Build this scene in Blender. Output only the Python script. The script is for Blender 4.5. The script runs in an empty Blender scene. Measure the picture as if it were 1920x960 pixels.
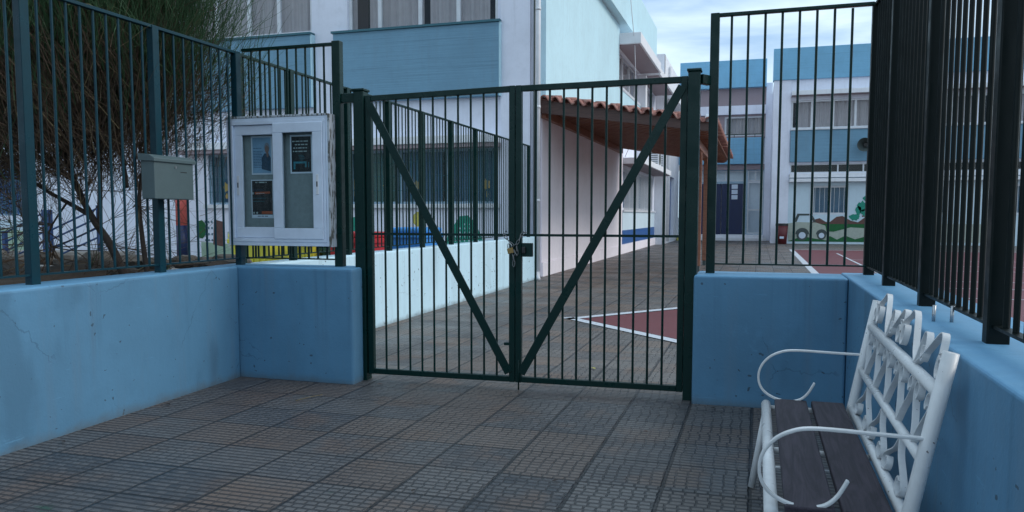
import bpy, math, random
from mathutils import Vector, Matrix
R = math.radians
random.seed(7)
S = bpy.context.scene
COL = S.collection

# ------------------------------------------------------------------ camera
F, PITCH, ROLL, YAW, H = 1470.0, .0779, .001, .302, 1.29
cp, sp = math.cos(PITCH), math.sin(PITCH)
fw = Vector((0, cp, -sp)); up = Vector((0, sp, cp)); rt = Vector((1, 0, 0))
rt, up = rt*math.cos(ROLL)+up*math.sin(ROLL), up*math.cos(ROLL)-rt*math.sin(ROLL)
Rz = Matrix.Rotation(YAW, 3, 'Z')
fw, up, rt = Rz@fw, Rz@up, Rz@rt
cam = bpy.data.cameras.new('camera'); co = bpy.data.objects.new('camera', cam); COL.objects.link(co)
cam.sensor_width = 36; cam.lens = F/1920*36; cam.shift_y = 37.75/1920
cam.clip_start = .05; cam.clip_end = 2000
m = Matrix((rt, up, -fw)).transposed().to_4x4(); m.translation = Vector((0, 0, H)); co.matrix_world = m
S.camera = co
S.render.resolution_x, S.render.resolution_y = 1024, 512

# ------------------------------------------------------------------ world, sun, exposure
SUN_EL, SUN_AZ = R(34), R(78)          # azimuth clockwise from +Y: sun ahead and to the right, behind thin cloud
W = bpy.data.worlds.new('World'); S.world = W; W.use_nodes = True
nt = W.node_tree; nt.nodes.clear()
def wn(t, **k):
    n = nt.nodes.new(t)
    for a, b in k.items(): setattr(n, a, b)
    return n
sky = wn('ShaderNodeTexSky', sky_type='NISHITA', sun_disc=False, sun_elevation=SUN_EL, sun_rotation=SUN_AZ, air_density=1.2, dust_density=1.5, ozone_density=1.6)
tc = wn('ShaderNodeTexCoord'); mp = wn('ShaderNodeMapping'); mp.inputs['Scale'].default_value = (1.0, 1.0, 4.5)
nt.links.new(tc.outputs['Generated'], mp.inputs[0])
nz = wn('ShaderNodeTexNoise'); nz.inputs['Scale'].default_value = 3.6; nz.inputs['Detail'].default_value = 6; nz.inputs['Roughness'].default_value = .55; nz.inputs['Distortion'].default_value = .4
nt.links.new(mp.outputs[0], nz.inputs['Vector'])
cr = wn('ShaderNodeValToRGB'); cr.color_ramp.elements[0].position = .34; cr.color_ramp.elements[0].color = (.10,)*3+(1,); cr.color_ramp.elements[1].position = .68; cr.color_ramp.elements[1].color = (.92,)*3+(1,)
nt.links.new(nz.outputs['Fac'], cr.inputs[0])
mx = wn('ShaderNodeMix', data_type='RGBA'); mx.inputs['B'].default_value = (8.3, 9.9, 10.4, 1)
mb_ = wn('ShaderNodeMix', data_type='RGBA'); mb_.inputs['Factor'].default_value = .7; mb_.inputs['B'].default_value = (3.2, 5.2, 8.2, 1)
nt.links.new(sky.outputs[0], mb_.inputs['A'])
nt.links.new(cr.outputs[0], mx.inputs['Factor']); nt.links.new(mb_.outputs['Result'], mx.inputs['A'])
bg = wn('ShaderNodeBackground'); bg.inputs['Strength'].default_value = .115
wo = wn('ShaderNodeOutputWorld')
nt.links.new(mx.outputs['Result'], bg.inputs[0]); nt.links.new(bg.outputs[0], wo.inputs[0])
sl = bpy.data.lights.new('sun', 'SUN'); sl.energy = 1.4; sl.angle = R(24); sl.color = (1, .93, .85)
so = bpy.data.objects.new('sun', sl); COL.objects.link(so)
sd = Vector((math.sin(SUN_AZ)*math.cos(SUN_EL), math.cos(SUN_AZ)*math.cos(SUN_EL), math.sin(SUN_EL)))
so.rotation_euler = sd.to_track_quat('Z', 'Y').to_euler(); so.location = (6, 3, 12)
S.view_settings.view_transform = 'Standard'; S.view_settings.look = 'None'; S.view_settings.exposure = .16; S.view_settings.gamma = 1

# ------------------------------------------------------------------ material helpers
class NT:
    def __init__(s, name, rough=.6, metal=0.0, spec=.5):
        s.m = bpy.data.materials.new(name); s.m.use_nodes = True; s.t = s.m.node_tree
        s.b = s.t.nodes['Principled BSDF']; s.b.inputs['Roughness'].default_value = rough
        s.b.inputs['Metallic'].default_value = metal; s.b.inputs['Specular IOR Level'].default_value = spec
        s.tc = s.n('ShaderNodeTexCoord'); s.g = s.n('ShaderNodeNewGeometry'); s.P = s.g.outputs['Position']
    def n(s, t, **k):
        x = s.t.nodes.new(t)
        for a, b in k.items(): setattr(x, a, b)
        return x
    def put(s, sock, v):
        if isinstance(v, bpy.types.NodeSocket): s.t.links.new(v, sock)
        elif isinstance(v, (tuple, list)) and len(v) == 3 and sock.type == 'RGBA': sock.default_value = (*v, 1)
        else: sock.default_value = v
    def math(s, op, a, b=0.0, c=None, clamp=False):
        x = s.n('ShaderNodeMath', operation=op); x.use_clamp = clamp
        s.put(x.inputs[0], a); s.put(x.inputs[1], b)
        if c is not None: s.put(x.inputs[2], c)
        return x.outputs[0]
    def sc(s, v, sx, sy, sz, off=(0, 0, 0)):
        x = s.n('ShaderNodeMapping'); s.put(x.inputs[0], v); x.inputs['Scale'].default_value = (sx, sy, sz); x.inputs['Location'].default_value = off
        return x.outputs[0]
    def noise(s, v, scale, det=4, rough=.6, dist=0):
        x = s.n('ShaderNodeTexNoise'); s.put(x.inputs['Vector'], v); x.inputs['Scale'].default_value = scale
        x.inputs['Detail'].default_value = det; x.inputs['Roughness'].default_value = rough; x.inputs['Distortion'].default_value = dist
        return x.outputs['Fac']
    def white(s, v):
        x = s.n('ShaderNodeTexWhiteNoise', noise_dimensions='3D'); s.put(x.inputs['Vector'], v); return x.outputs['Value'], x.outputs['Color']
    def ramp(s, v, a, b, lo=0.0, hi=1.0):
        x = s.n('ShaderNodeMapRange'); x.interpolation_type = 'SMOOTHSTEP'
        s.put(x.inputs[0], v); x.inputs[1].default_value = a; x.inputs[2].default_value = b; x.inputs[3].default_value = lo; x.inputs[4].default_value = hi
        return x.outputs[0]
    def mix(s, f, a, b, mode='MIX'):
        x = s.n('ShaderNodeMix', data_type='RGBA', blend_type=mode); s.put(x.inputs['Factor'], f); s.put(x.inputs['A'], a); s.put(x.inputs['B'], b)
        return x.outputs['Result']
    def sep(s, v):
        x = s.n('ShaderNodeSeparateXYZ'); s.put(x.inputs[0], v); return x.outputs
    def comb(s, a, b, c):
        x = s.n('ShaderNodeCombineXYZ'); s.put(x.inputs[0], a); s.put(x.inputs[1], b); s.put(x.inputs[2], c); return x.outputs[0]
    def bump(s, h, st=.3, d=.01):
        x = s.n('ShaderNodeBump'); x.inputs['Strength'].default_value = st; x.inputs['Distance'].default_value = d
        s.put(x.inputs['Height'], h); s.t.links.new(x.outputs[0], s.b.inputs['Normal'])
    def col(s, c): s.put(s.b.inputs['Base Color'], c)
    def rgh(s, c): s.put(s.b.inputs['Roughness'], c)

def mul(c, k): return tuple(min(1, x*k) for x in c)
def plaster(name, c, dirt=(.25, .25, .25), amt=.35, rough=.75, board=False, pits=False, stain=0.0):
    N = NT(name, rough)
    n1 = N.noise(N.P, .9, 5, .6); n2 = N.noise(N.P, 7, 4, .65); n3 = N.noise(N.P, 60, 3, .6)
    streak = N.noise(N.sc(N.P, 5, 5, .35), 1.6, 4, .6)
    f = N.math('MULTIPLY', N.ramp(n1, .35, .75), amt)
    c1 = N.mix(f, mul(c, 1.08), mul(c, .72))
    c1 = N.mix(N.ramp(n2, .45, .8, 0, .3), c1, mul(c, .8))
    c1 = N.mix(N.ramp(streak, .5, .8, 0, amt*.9), c1, tuple(a*.55+b*.3 for a, b in zip(c, dirt)))
    h = N.math('ADD', N.math('MULTIPLY', n3, .3), N.math('MULTIPLY', n2, .7))
    if stain:
        s2 = N.noise(N.sc(N.P, 2.2, 2.2, .8), 1.1, 3, .5)
        c1 = N.mix(N.ramp(s2, .55, .66, 0, stain), c1, mul(c, .62))
        s3 = N.noise(N.sc(N.P, 1, 1, 1, (4, 9, 2)), 2.3, 5, .7)
        c1 = N.mix(N.ramp(s3, .62, .74, 0, stain*.8), c1, mul(c, 1.35))
    if board:
        w = N.noise(N.sc(N.P, .35, .35, 26), 1.2, 3, .7)
        c1 = N.mix(N.ramp(w, .52, .7, 0, .4), c1, mul(c, .62)); h = N.math('ADD', h, N.math('MULTIPLY', w, 1.5))
    if pits:
        wp = N.n('ShaderNodeVectorMath', operation='ADD'); N.put(wp.inputs[0], N.P); nn_ = N.n('ShaderNodeTexNoise'); nn_.inputs['Scale'].default_value = 14; N.put(nn_.inputs['Vector'], N.P); vm = N.n('ShaderNodeVectorMath', operation='SCALE'); N.put(vm.inputs[0], nn_.outputs['Color']); vm.inputs['Scale'].default_value = .09; N.put(wp.inputs[1], vm.outputs[0])
        ck = N.n('ShaderNodeTexVoronoi', feature='DISTANCE_TO_EDGE'); ck.inputs['Scale'].default_value = 1.1; N.put(ck.inputs['Vector'], wp.outputs[0])
        crack = N.math('MULTIPLY', N.math('LESS_THAN', ck.outputs['Distance'], .0035), N.ramp(N.noise(N.sc(N.P, 1, 1, 1, (6, 2, 8)), 1.4, 3), .50, .56))
        c1 = N.mix(N.math('MULTIPLY', crack, .3), c1, mul(c, .3)); h = N.math('SUBTRACT', h, N.math('MULTIPLY', crack, .8))
        v = N.n('ShaderNodeTexVoronoi'); v.inputs['Scale'].default_value = 13; N.put(v.inputs['Vector'], wp.outputs[0]); 
        vn = N.noise(N.P, 2.0, 2, .5)
        thr = N.ramp(vn, .40, .7, .04, .17)
        p = N.math('LESS_THAN', v.outputs['Distance'], thr)
        c1 = N.mix(N.math('MULTIPLY', p, .75), c1, (.03, .05, .07)); h = N.math('SUBTRACT', h, N.math('MULTIPLY', p, 1.5))
        z = N.sep(N.P)[2]
        drip = N.noise(N.sc(N.P, 7, 7, .22, (2, 5, 1)), 1.0, 4, .65)
        c1 = N.mix(N.math('MULTIPLY', N.ramp(drip, .54, .68), N.ramp(z, .15, .8, .05, .5)), c1, mul(c, .60))
        scf = N.noise(N.sc(N.P, 2, 2, 30, (7, 1, 3)), 1.3, 5, .75)
        c1 = N.mix(N.ramp(scf, .66, .70, 0, .30), c1, mul(c, 1.9))
        fine = N.noise(N.sc(N.P, 1, 1, 1, (5, 5, 5)), 22, 5, .75)
        c1 = N.mix(N.ramp(fine, .60, .78, 0, .30), c1, mul(c, .5))
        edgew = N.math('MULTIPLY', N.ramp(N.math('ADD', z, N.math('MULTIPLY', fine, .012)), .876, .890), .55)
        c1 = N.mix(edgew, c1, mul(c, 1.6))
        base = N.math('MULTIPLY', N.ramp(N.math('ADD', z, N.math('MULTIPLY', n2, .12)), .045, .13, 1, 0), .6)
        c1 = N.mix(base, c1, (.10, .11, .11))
    N.col(c1); N.bump(h, .45, .008); return N.m
def plain(name, c, rough=.5, metal=0, var=.15, scale=6, bump=.1, spec=.5):
    N = NT(name, rough, metal, spec); n = N.noise(N.P, scale, 4, .6); n2 = N.noise(N.P, scale*9, 3, .6)
    N.col(N.mix(n, mul(c, 1+var), mul(c, 1-var*1.5))); N.rgh(N.ramp(n2, .3, .7, max(0, rough-.1), min(1, rough+.12)))
    if bump: N.bump(n2, bump, .002)
    return N.m
def metalpaint(name, c, rough=.38, chip=None, chipamt=.66, spec=.5):
    N = NT(name, rough, 0, spec); n = N.noise(N.P, 9, 4, .6); n2 = N.noise(N.P, 55, 4, .7)
    k = N.mix(n, mul(c, 1.25), mul(c, .75))
    if chip:
        k = N.mix(N.ramp(n2, chipamt, chipamt+.02), k, chip)
    N.col(k); N.rgh(N.ramp(n, .3, .7, rough-.08, rough+.14)); N.bump(n2, .12, .002); return N.m

M = {}
BLUE = (.088, .228, .368)
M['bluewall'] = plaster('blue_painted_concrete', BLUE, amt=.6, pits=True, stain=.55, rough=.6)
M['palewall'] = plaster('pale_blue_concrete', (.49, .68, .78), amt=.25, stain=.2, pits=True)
M['facade'] = plaster('lilac_white_plaster', (.74, .76, .86), amt=.35)
M['pink'] = plaster('pinkish_plaster', (.80, .74, .79), amt=.22)
M['skyblue'] = plaster('sky_blue_plaster', (.50, .72, .80), amt=.25)
M['panel'] = plaster('blue_board_marked_concrete', (.16, .31, .43), amt=.4, board=True)
M['farblue'] = plaster('far_blue_plaster', (.19, .43, .62), amt=.35, board=True)
M['teal'] = plaster('light_teal_plaster', (.56, .68, .76), amt=.2)
M['railblue'] = plain('dull_blue_paint', (.02, .06, .17), .5)
M['deepblue'] = plain('deep_blue_paint', (.02, .10, .32), .5)
M['navy'] = plain('navy_paint', (.003, .016, .075), .4)
M['white'] = plain('white_painted_frame', (.68, .70, .74), .4)
M['offwhite'] = plaster('off_white_plaster', (.74, .75, .79), amt=.25)
M['brownsoffit'] = plaster('brownish_soffit', (.30, .24, .26), amt=.25)
M['greyblue'] = plaster('grey_blue_plaster', (.30, .42, .52), amt=.25)
M['beige'] = plaster('beige_concrete', (.38, .34, .30), amt=.4)
M['sillteal'] = plain('dark_teal_trim', (.03, .13, .17), .5)
M['green'] = metalpaint('dark_green_paint', (.001, .021, .019), .32, (.10, .07, .05), .70, .22)
M['greenleft'] = metalpaint('lit_green_paint', (.004, .034, .050), .34, (.16, .24, .26), .735, .2)  # bluish light on the left fence mixed into this green
M['greenbacklit'] = metalpaint('backlit_green_paint', (.001, .005, .005), .42, (.10, .10, .09), .75, .2)  # backlit darkness of the right fence put into the green's colour
M['mailbox'] = plain('grey_green_powder_coat', (.075, .115, .125), .45, 0, .1, 12)
M['benchwhite'] = metalpaint('chipped_white_enamel', (.66, .67, .68), .32, (.07, .04, .03), .675)
M['aluwhite'] = plain('white_lacquered_aluminium', (.66, .74, .88), .38)
M['cork'] = plain('grey_felt_backing', (.24, .29, .31), .9, 0, .2, 30)
M['chrome'] = plain('galvanised_steel', (.42, .44, .46), .3, .9)
M['oldsteel'] = plain('dull_steel', (.20, .21, .22), .4, .8)
M['brass'] = plain('dull_brass', (.30, .20, .08), .35, .8)
M['black'] = plain('black_plastic', (.012, .012, .014), .45)
M['dark'] = plain('dark_interior', (.012, .016, .02), .9, 0, .1, 3, 0)
M['yellow'] = plain('yellow_plastic', (.72, .66, .07), .4)
M['red'] = plain('red_plastic', (.55, .02, .025), .4)
M['bluepl'] = plain('blue_plastic', (.06, .32, .78), .4)
M['greenpl'] = plain('green_plastic', (.02, .09, .05), .45)
M['darkred'] = plain('dark_red_plastic', (.12, .015, .02), .5)
M['gold'] = plain('golden_fabric', (.80, .50, .16), .7)
M['curt'] = plain('lilac_beige_curtain', (.54, .45, .47), .9, 0, .12, 5)
M['curtblue'] = plain('blue_curtain', (.07, .17, .28), .9, 0, .2, 5)
M['curtgreen'] = plain('green_curtain', (.06, .16, .13), .9, 0, .2, 5)
M['mgreen'] = plain('mural_green', (.02, .28, .20), .8, 0, .35, 14)
M['mgreen2'] = plain('mural_dark_green', (.015, .13, .04), .8, 0, .3, 12)
M['mbrown'] = plain('mural_brown', (.14, .07, .06), .8, 0, .3, 12)
M['mcream'] = plain('mural_cream', (.42, .46, .40), .8, 0, .2, 8)
M['mgrey'] = plain('mural_grey', (.07, .09, .09), .8)
M['mlgreen'] = plain('mural_light_green', (.36, .48, .36), .8, 0, .2, 3)
M['myellow'] = plain('mural_yellow', (.55, .50, .12), .8)
M['coral'] = plain('coral_paint', (.62, .12, .10), .6)
M['tube'] = plain('white_downpipe', (.70, .71, .75), .4)
M['bark'] = plain('dark_bark', (.035, .026, .022), .9, 0, .4, 30, .5)
M['twig'] = plain('brown_twigs', (.075, .048, .030), .85, 0, .5, 4, 0)
M['paletwig'] = plain('straw_twigs', (.16, .13, .07), .85, 0, .3, 4, 0)
M['shoot'] = plain('green_shoots', (.030, .085, .030), .7, 0, .5, 3, 0)
M['paper'] = plain('paper', (.62, .70, .82), .5, 0, .03, 3, 0)
M['posterblue'] = plain('poster_blue', (.24, .42, .62), .5, 0, .3, 6, 0)
M['posterblack'] = plain('poster_black', (.006, .012, .018), .35, 0, .3, 6, 0)
M['postertext'] = plain('poster_pale_print', (.34, .42, .44), .5, 0, .1, 6, 0)
M['posterteal'] = plain('poster_teal', (.03, .20, .26), .5, 0, .4, 60, 0)
M['posterorange'] = plain('poster_orange', (.36, .09, .045), .5, 0, .2, 10, 0)
M['posterdark'] = plain('poster_dark_print', (.03, .06, .12), .5, 0, .1, 6, 0)
M['skin'] = plain('poster_skin', (.22, .15, .14), .6, 0, .2, 60, 0)
M['hair'] = plain('poster_hair', (.20, .24, .30), .6, 0, .2, 60, 0)
M['cloth'] = plain('poster_clothes', (.03, .08, .14), .6, 0, .4, 60, 0)
M['tarp'] = plain('rust', (.10, .045, .025), .8)

def glass(name, base, edge):
    N = NT(name, .08); N.t.nodes.remove(N.b)
    tr = N.n('ShaderNodeBsdfTransparent'); tr.inputs[0].default_value = (.82, .88, .88, 1)
    gl = N.n('ShaderNodeBsdfGlossy'); gl.inputs['Roughness'].default_value = .04; gl.inputs[0].default_value = (.9, .95, 1, 1)
    lw_ = N.n('ShaderNodeLayerWeight'); lw_.inputs[0].default_value = .5
    fac = N.math('ADD', base, N.math('MULTIPLY', N.math('POWER', lw_.outputs['Facing'], 4.0), edge))
    nb = N.n('ShaderNodeBump'); nb.inputs['Strength'].default_value = .03; N.put(nb.inputs['Height'], N.noise(N.P, 1.5, 2)); N.t.links.new(nb.outputs[0], gl.inputs['Normal'])
    mxs = N.n('ShaderNodeMixShader'); N.put(mxs.inputs[0], fac); N.t.links.new(tr.outputs[0], mxs.inputs[1]); N.t.links.new(gl.outputs[0], mxs.inputs[2])
    N.t.links.new(mxs.outputs[0], N.t.nodes['Material Output'].inputs[0]); return N.m
M['glass'] = glass('window_glass', .03, .6); M['boardglass'] = glass('dusty_board_glass', .006, .1)

def paving():
    N = NT('grooved_paving_tiles', .45); x, y, z = N.sep(N.P)[:3]; T = .4
    wob = N.noise(N.P, 5, 3, .6)
    X = N.math('ADD', N.math('DIVIDE', x, T), N.math('MULTIPLY', N.math('SUBTRACT', wob, .5), .014)); Y = N.math('ADD', N.math('DIVIDE', N.math('SUBTRACT', y, .05), T), N.math('MULTIPLY', N.math('SUBTRACT', N.noise(N.sc(N.P, 1, 1, 1, (3, 3, 0)), 5, 3), .5), .014))
    def edge(v):  # distance to nearest integer 0..0.5
        f = N.math('FRACT', v); return N.math('MINIMUM', f, N.math('SUBTRACT', 1, f))
    jd = N.math('MINIMUM', edge(X), edge(Y)); joint = N.ramp(jd, .012, .032, 1, 0)
    tid = N.comb(N.math('FLOOR', X), N.math('FLOOR', Y), 0.0); tv, tcol = N.white(tid)
    Xs = N.math('MULTIPLY', X, 7); row = N.math('MULTIPLY', Y, 9)
    off = N.math('MULTIPLY', N.white(N.comb(N.math('FLOOR', row), 2.0, 5.0))[0], .35)
    Xs = N.math('ADD', Xs, off)
    g1 = N.ramp(edge(Xs), .04, .12, 1, 0); g2 = N.ramp(edge(row), .10, .24, 1, 0)
    gr = N.math('MAXIMUM', g1, g2)
    far = N.ramp(y, 7, 16, 1, .35)
    gr = N.math('MULTIPLY', N.math('MAXIMUM', N.math('MULTIPLY', g1, N.ramp(N.noise(N.sc(N.P, 1, 1, 1, (2.2, 4.4, 0)), 1.1, 4, .7), .38, .58, .35, 1.0)), N.math('MULTIPLY', g2, N.ramp(N.noise(N.P, 2.2, 4, .7), .25, .5, .65, 1.0))), 1.0)
    bid = N.comb(N.math('FLOOR', Xs), N.math('FLOOR', row), 1.0); bv, _ = N.white(bid)
    base = N.mix(tv, (.075, .078, .086), (.185, .170, .158))
    base = N.mix(N.math('MULTIPLY', bv, .45), base, (.26, .235, .215))
    wear = N.noise(N.P, 1.3, 5, .65)
    base = N.mix(N.ramp(wear, .45, .75, 0, .5), base, (.085, .085, .088))
    spotty = N.noise(N.P, 70, 3, .7); base = N.mix(N.ramp(spotty, .55, .8, 0, .5), base, (.30, .28, .26))
    rust = N.math('MULTIPLY', N.ramp(N.noise(N.sc(N.P, 1, 1, 1, (1.3, 7.7, 0)), 2.3, 3, .5), .52, .66), .5)
    base = N.mix(rust, base, (.24, .145, .095))
    base = N.mix(N.ramp(N.white(N.comb(N.math('FLOOR', X), N.math('FLOOR', Y), 3.0))[0], .66, .76, 0, .5), base, (.24, .165, .12))
    gm = N.math('MULTIPLY', N.ramp(N.noise(N.sc(N.P, 1, 1, 1, (8.1, 2.2, 0)), 3.6, 4, .6), .64, .72), N.math('MULTIPLY', N.ramp(y, 3.8, 3.0, 0, .7), N.ramp(x, -.6, -1.2, 0, 1)))
    base = N.mix(gm, base, (.015, .10, .05))
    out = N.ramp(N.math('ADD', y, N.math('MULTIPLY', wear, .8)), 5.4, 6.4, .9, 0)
    base = N.mix(out, base, (.60, .64, .70), 'MULTIPLY')  # dimmer light before the gate line is multiplied into the tile colour
    base = N.mix(N.math('MULTIPLY', gr, .80), base, (.022, .022, .024))
    base = N.mix(N.math('MULTIPLY', joint, .80), base, (.012, .012, .014))
    N.col(base)
    h = N.math('SUBTRACT', N.math('ADD', N.math('MULTIPLY', spotty, .15), N.math('ADD', N.math('MULTIPLY', tv, .35), N.math('MULTIPLY', bv, .2))), N.math('ADD', N.math('MULTIPLY', gr, .9), N.math('MULTIPLY', joint, 1.1)))
    N.bump(h, .9, .008); N.rgh(N.ramp(wear, .3, .7, .34, .62)); return N.m
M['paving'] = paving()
def court():
    N = NT('red_court_coating', .6); n = N.noise(N.P, 1.2, 5, .65); n2 = N.noise(N.P, 90, 3, .6)
    c = N.mix(n, (.165, .032, .040), (.10, .025, .030)); c = N.mix(N.ramp(n2, .6, .8, 0, .3), c, (.2, .09, .09)); N.col(c); N.bump(n2, .3, .003); return N.m
M['court'] = court()
def lines():
    N = NT('worn_white_line_paint', .5); n = N.noise(N.P, 25, 5, .7); c = N.mix(N.ramp(n, .56, .72), (.56, .60, .66), (.16, .15, .15)); N.col(c); N.bump(n, .15, .003); return N.m
M['line'] = lines()
def wood(name, a, b, rough=.55, axis='y'):
    N = NT(name, rough); s = (9, .8, 9) if axis == 'y' else (.8, 9, 9)
    n = N.noise(N.sc(N.P, *s), 3, 6, .65, 1.5); n2 = N.noise(N.sc(N.P, *(40, 1.5, 40) if axis == 'y' else (1.5, 40, 40)), 3, 4, .6)
    c = N.mix(N.ramp(n, .35, .68), a, b); c = N.mix(N.ramp(n2, .5, .7, 0, .45), c, mul(a, .45)); N.col(c); N.bump(N.math('ADD', n, n2), .25, .003); return N.m
M['slat'] = wood('dark_weathered_slat', (.016, .012, .022), (.046, .036, .052), .72)
M['timber'] = wood('brown_stained_timber', (.22, .085, .05), (.34, .15, .09), .5, 'x')
M['timberdark'] = wood('dark_brown_timber', (.060, .028, .024), (.10, .05, .04), .5, 'x')
M['timberlight'] = wood('orange_stained_timber', (.24, .09, .05), (.34, .15, .09), .5)
def terracotta():
    N = NT('terracotta_roof_tiles', .75); n = N.noise(N.P, 5, 5, .7); n2 = N.noise(N.P, 1.2, 2)
    c = N.mix(n2, (.34, .15, .12), (.26, .115, .095)); c = N.mix(N.ramp(n, .5, .72, 0, .75), c, (.36, .30, .26)); c = N.mix(N.ramp(n, .2, .4, .6, 0), c, (.05, .03, .025)); N.col(c); N.bump(n, .3, .01); return N.m
M['tile'] = terracotta()
def ground(name, a, b, sc=3):
    N = NT(name, .95); n = N.noise(N.P, sc, 6, .7); n2 = N.noise(N.P, sc*14, 4, .7); c = N.mix(n, a, b); c = N.mix(N.ramp(n2, .5, .7, 0, .5), c, mul(b, .5)); N.col(c); N.bump(N.math('ADD', n, n2), .6, .03); return N.m
M['soil'] = ground('dry_soil', (.06, .045, .032), (.025, .020, .016))
M['stone'] = ground('rough_grey_stone', (.20, .18, .16), (.10, .09, .08), 6)
M['yard'] = ground('pale_yard_concrete', (.26, .25, .23), (.19, .185, .175), 1.5)
M['land'] = ground('dusty_ground', (.17, .15, .12), (.10, .09, .07), .6)
def peel():
    N = NT('peeling_white_wood', .7); n = N.noise(N.sc(N.P, 10, 10, 1.6), 4, 5, .7); N.col(N.mix(N.ramp(n, .50, .56), (.46, .50, .55), (.10, .10, .09))); N.bump(n, .5, .004); return N.m
M['peel'] = peel()

# ------------------------------------------------------------------ geometry helpers
ORG = {}
def tag(o, label=None, cat=None, group=None, kind=None):
    if label: o['label'] = label
    if cat: o['category'] = cat
    if group: o['group'] = group
    if kind: o['kind'] = kind
    return o
def thing(name, label, cat, loc, group=None):
    o = bpy.data.objects.new(name, None); COL.objects.link(o); o.location = loc; o.empty_display_size = .2
    ORG[o.name] = Vector(loc); return tag(o, label, cat, group)
class MB:
    def __init__(s): s.v = []; s.f = []
    def add(s, vs, fs):
        k = len(s.v); s.v += [Vector(p) for p in vs]; s.f += [tuple(i+k for i in f) for f in fs]; return s
    def box(s, x0, x1, y0, y1, z0, z1):
        x0, x1 = sorted((x0, x1)); y0, y1 = sorted((y0, y1)); z0, z1 = sorted((z0, z1))
        return s.add([(x0,y0,z0),(x1,y0,z0),(x1,y1,z0),(x0,y1,z0),(x0,y0,z1),(x1,y0,z1),(x1,y1,z1),(x0,y1,z1)],
            [(0,3,2,1),(4,5,6,7),(0,1,5,4),(1,2,6,5),(2,3,7,6),(3,0,4,7)])
    def fbox(s, fr, u0, u1, v0, v1, n0, n1):
        o, u, n = fr; P = lambda a, b, c: o+u*a+Vector((0, 0, b))+n*c
        vs = [P(u0,v0,n0),P(u1,v0,n0),P(u1,v0,n1),P(u0,v0,n1),P(u0,v1,n0),P(u1,v1,n0),P(u1,v1,n1),P(u0,v1,n1)]
        fs = [(0,3,2,1),(4,5,6,7),(0,1,5,4),(1,2,6,5),(2,3,7,6),(3,0,4,7)]
        if (u.cross(Vector((0,0,1)))).dot(n) > 0: fs = [f[::-1] for f in fs]
        return s.add(vs, fs)
    def beam(s, a, b, w, h, upv=(0, 0, 1)):
        a, b = Vector(a), Vector(b); d = (b-a).normalized(); sd = d.cross(Vector(upv)).normalized(); u = sd.cross(d)
        vs = [p+sd*(w/2*i)+u*(h/2*j) for p in (a, b) for i, j in ((-1,-1),(1,-1),(1,1),(-1,1))]
        return s.add(vs, [(0,1,2,3),(7,6,5,4),(0,4,5,1),(1,5,6,2),(2,6,7,3),(3,7,4,0)])
    def tube(s, pts, r, n=8, cap=True):
        pts = [Vector(p) for p in pts]; rs = r if isinstance(r, (list, tuple)) else [r]*len(pts)
        k = len(s.v); ref = None
        for i, p in enumerate(pts):
            d = (pts[min(i+1, len(pts)-1)]-pts[max(i-1, 0)]).normalized()
            if ref is None: ref = Vector((0, 0, 1)) if abs(d.z) < .9 else Vector((1, 0, 0))
            a = d.cross(ref)
            if a.length < 1e-4: a = d.orthogonal()
            a.normalize(); b = a.cross(d); ref = b
            for j in range(n):
                t = 2*math.pi*j/n; s.v.append(p+a*(math.cos(t)*rs[i])+b*(math.sin(t)*rs[i]))
        for i in range(len(pts)-1):
            for j in range(n):
                s.f.append((k+i*n+j, k+i*n+(j+1)%n, k+(i+1)*n+(j+1)%n, k+(i+1)*n+j))
        if cap: s.f.append(tuple(k+j for j in range(n))[::-1]); s.f.append(tuple(k+(len(pts)-1)*n+j for j in range(n)))
        return s
    def ribbon(s, pts, wv, w, t):      # flat bar bent along pts, width along wv
        pts = [Vector(p) for p in pts]; wv = Vector(wv).normalized(); k = len(s.v); n = len(pts)
        for i, p in enumerate(pts):
            d = (pts[min(i+1, n-1)]-pts[max(i-1, 0)]).normalized(); nn = d.cross(wv).normalized()
            for a, b in ((-1,-1),(1,-1),(1,1),(-1,1)): s.v.append(p+wv*(a*w/2)+nn*(b*t/2))
        for i in range(n-1):
            for j in range(4): s.f.append((k+4*i+j, k+4*i+(j+1)%4, k+4*i+4+(j+1)%4, k+4*i+4+j))
        s.f.append((k+3, k+2, k+1, k)); e = k+4*(n-1); s.f.append((e, e+1, e+2, e+3)); return s
    def poly(s, fr, pts, n0, n1):      # outline in (u,v) extruded along the frame normal
        o, u, n = fr; c = len(pts); P = lambda p, h: o+u*p[0]+Vector((0, 0, p[1]))+n*h
        vs = [P(p, n0) for p in pts]+[P(p, n1) for p in pts]
        return s.add(vs, [tuple(range(c))[::-1], tuple(range(c, 2*c))]+[(i, (i+1)%c, c+(i+1)%c, c+i) for i in range(c)])
    def quad(s, fr, u0, u1, v0, v1, n):
        o, u, nn = fr; return s.add([o+u*a+V((0, 0, b))+nn*n for a, b in ((u0,v0),(u1,v0),(u1,v1),(u0,v1))], [(0,1,2,3)])
    def build(s, name, mat, parent=None, smooth=False, bevel=0.0, seg=2):
        if parent is None:
            xs = [v.x for v in s.v]; ys = [v.y for v in s.v]; zs = [v.z for v in s.v]
            org = Vector(((min(xs)+max(xs))/2, (min(ys)+max(ys))/2, min(zs)))
        else: org = ORG[parent.name]
        me = bpy.data.meshes.new(name); me.from_pydata([v-org for v in s.v], [], s.f); me.validate(); me.update()
        me.materials.append(M[mat] if isinstance(mat, str) else mat)
        if smooth: me.shade_smooth()
        o = bpy.data.objects.new(name, me); COL.objects.link(o)
        if parent is None: o.location = org
        else: o.parent = parent
        ORG[o.name] = org
        if bevel:
            b = o.modifiers.new('bevel', 'BEVEL'); b.width = bevel; b.segments = seg; b.limit_method = 'ANGLE'; b.angle_limit = R(40)
        return o
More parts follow.
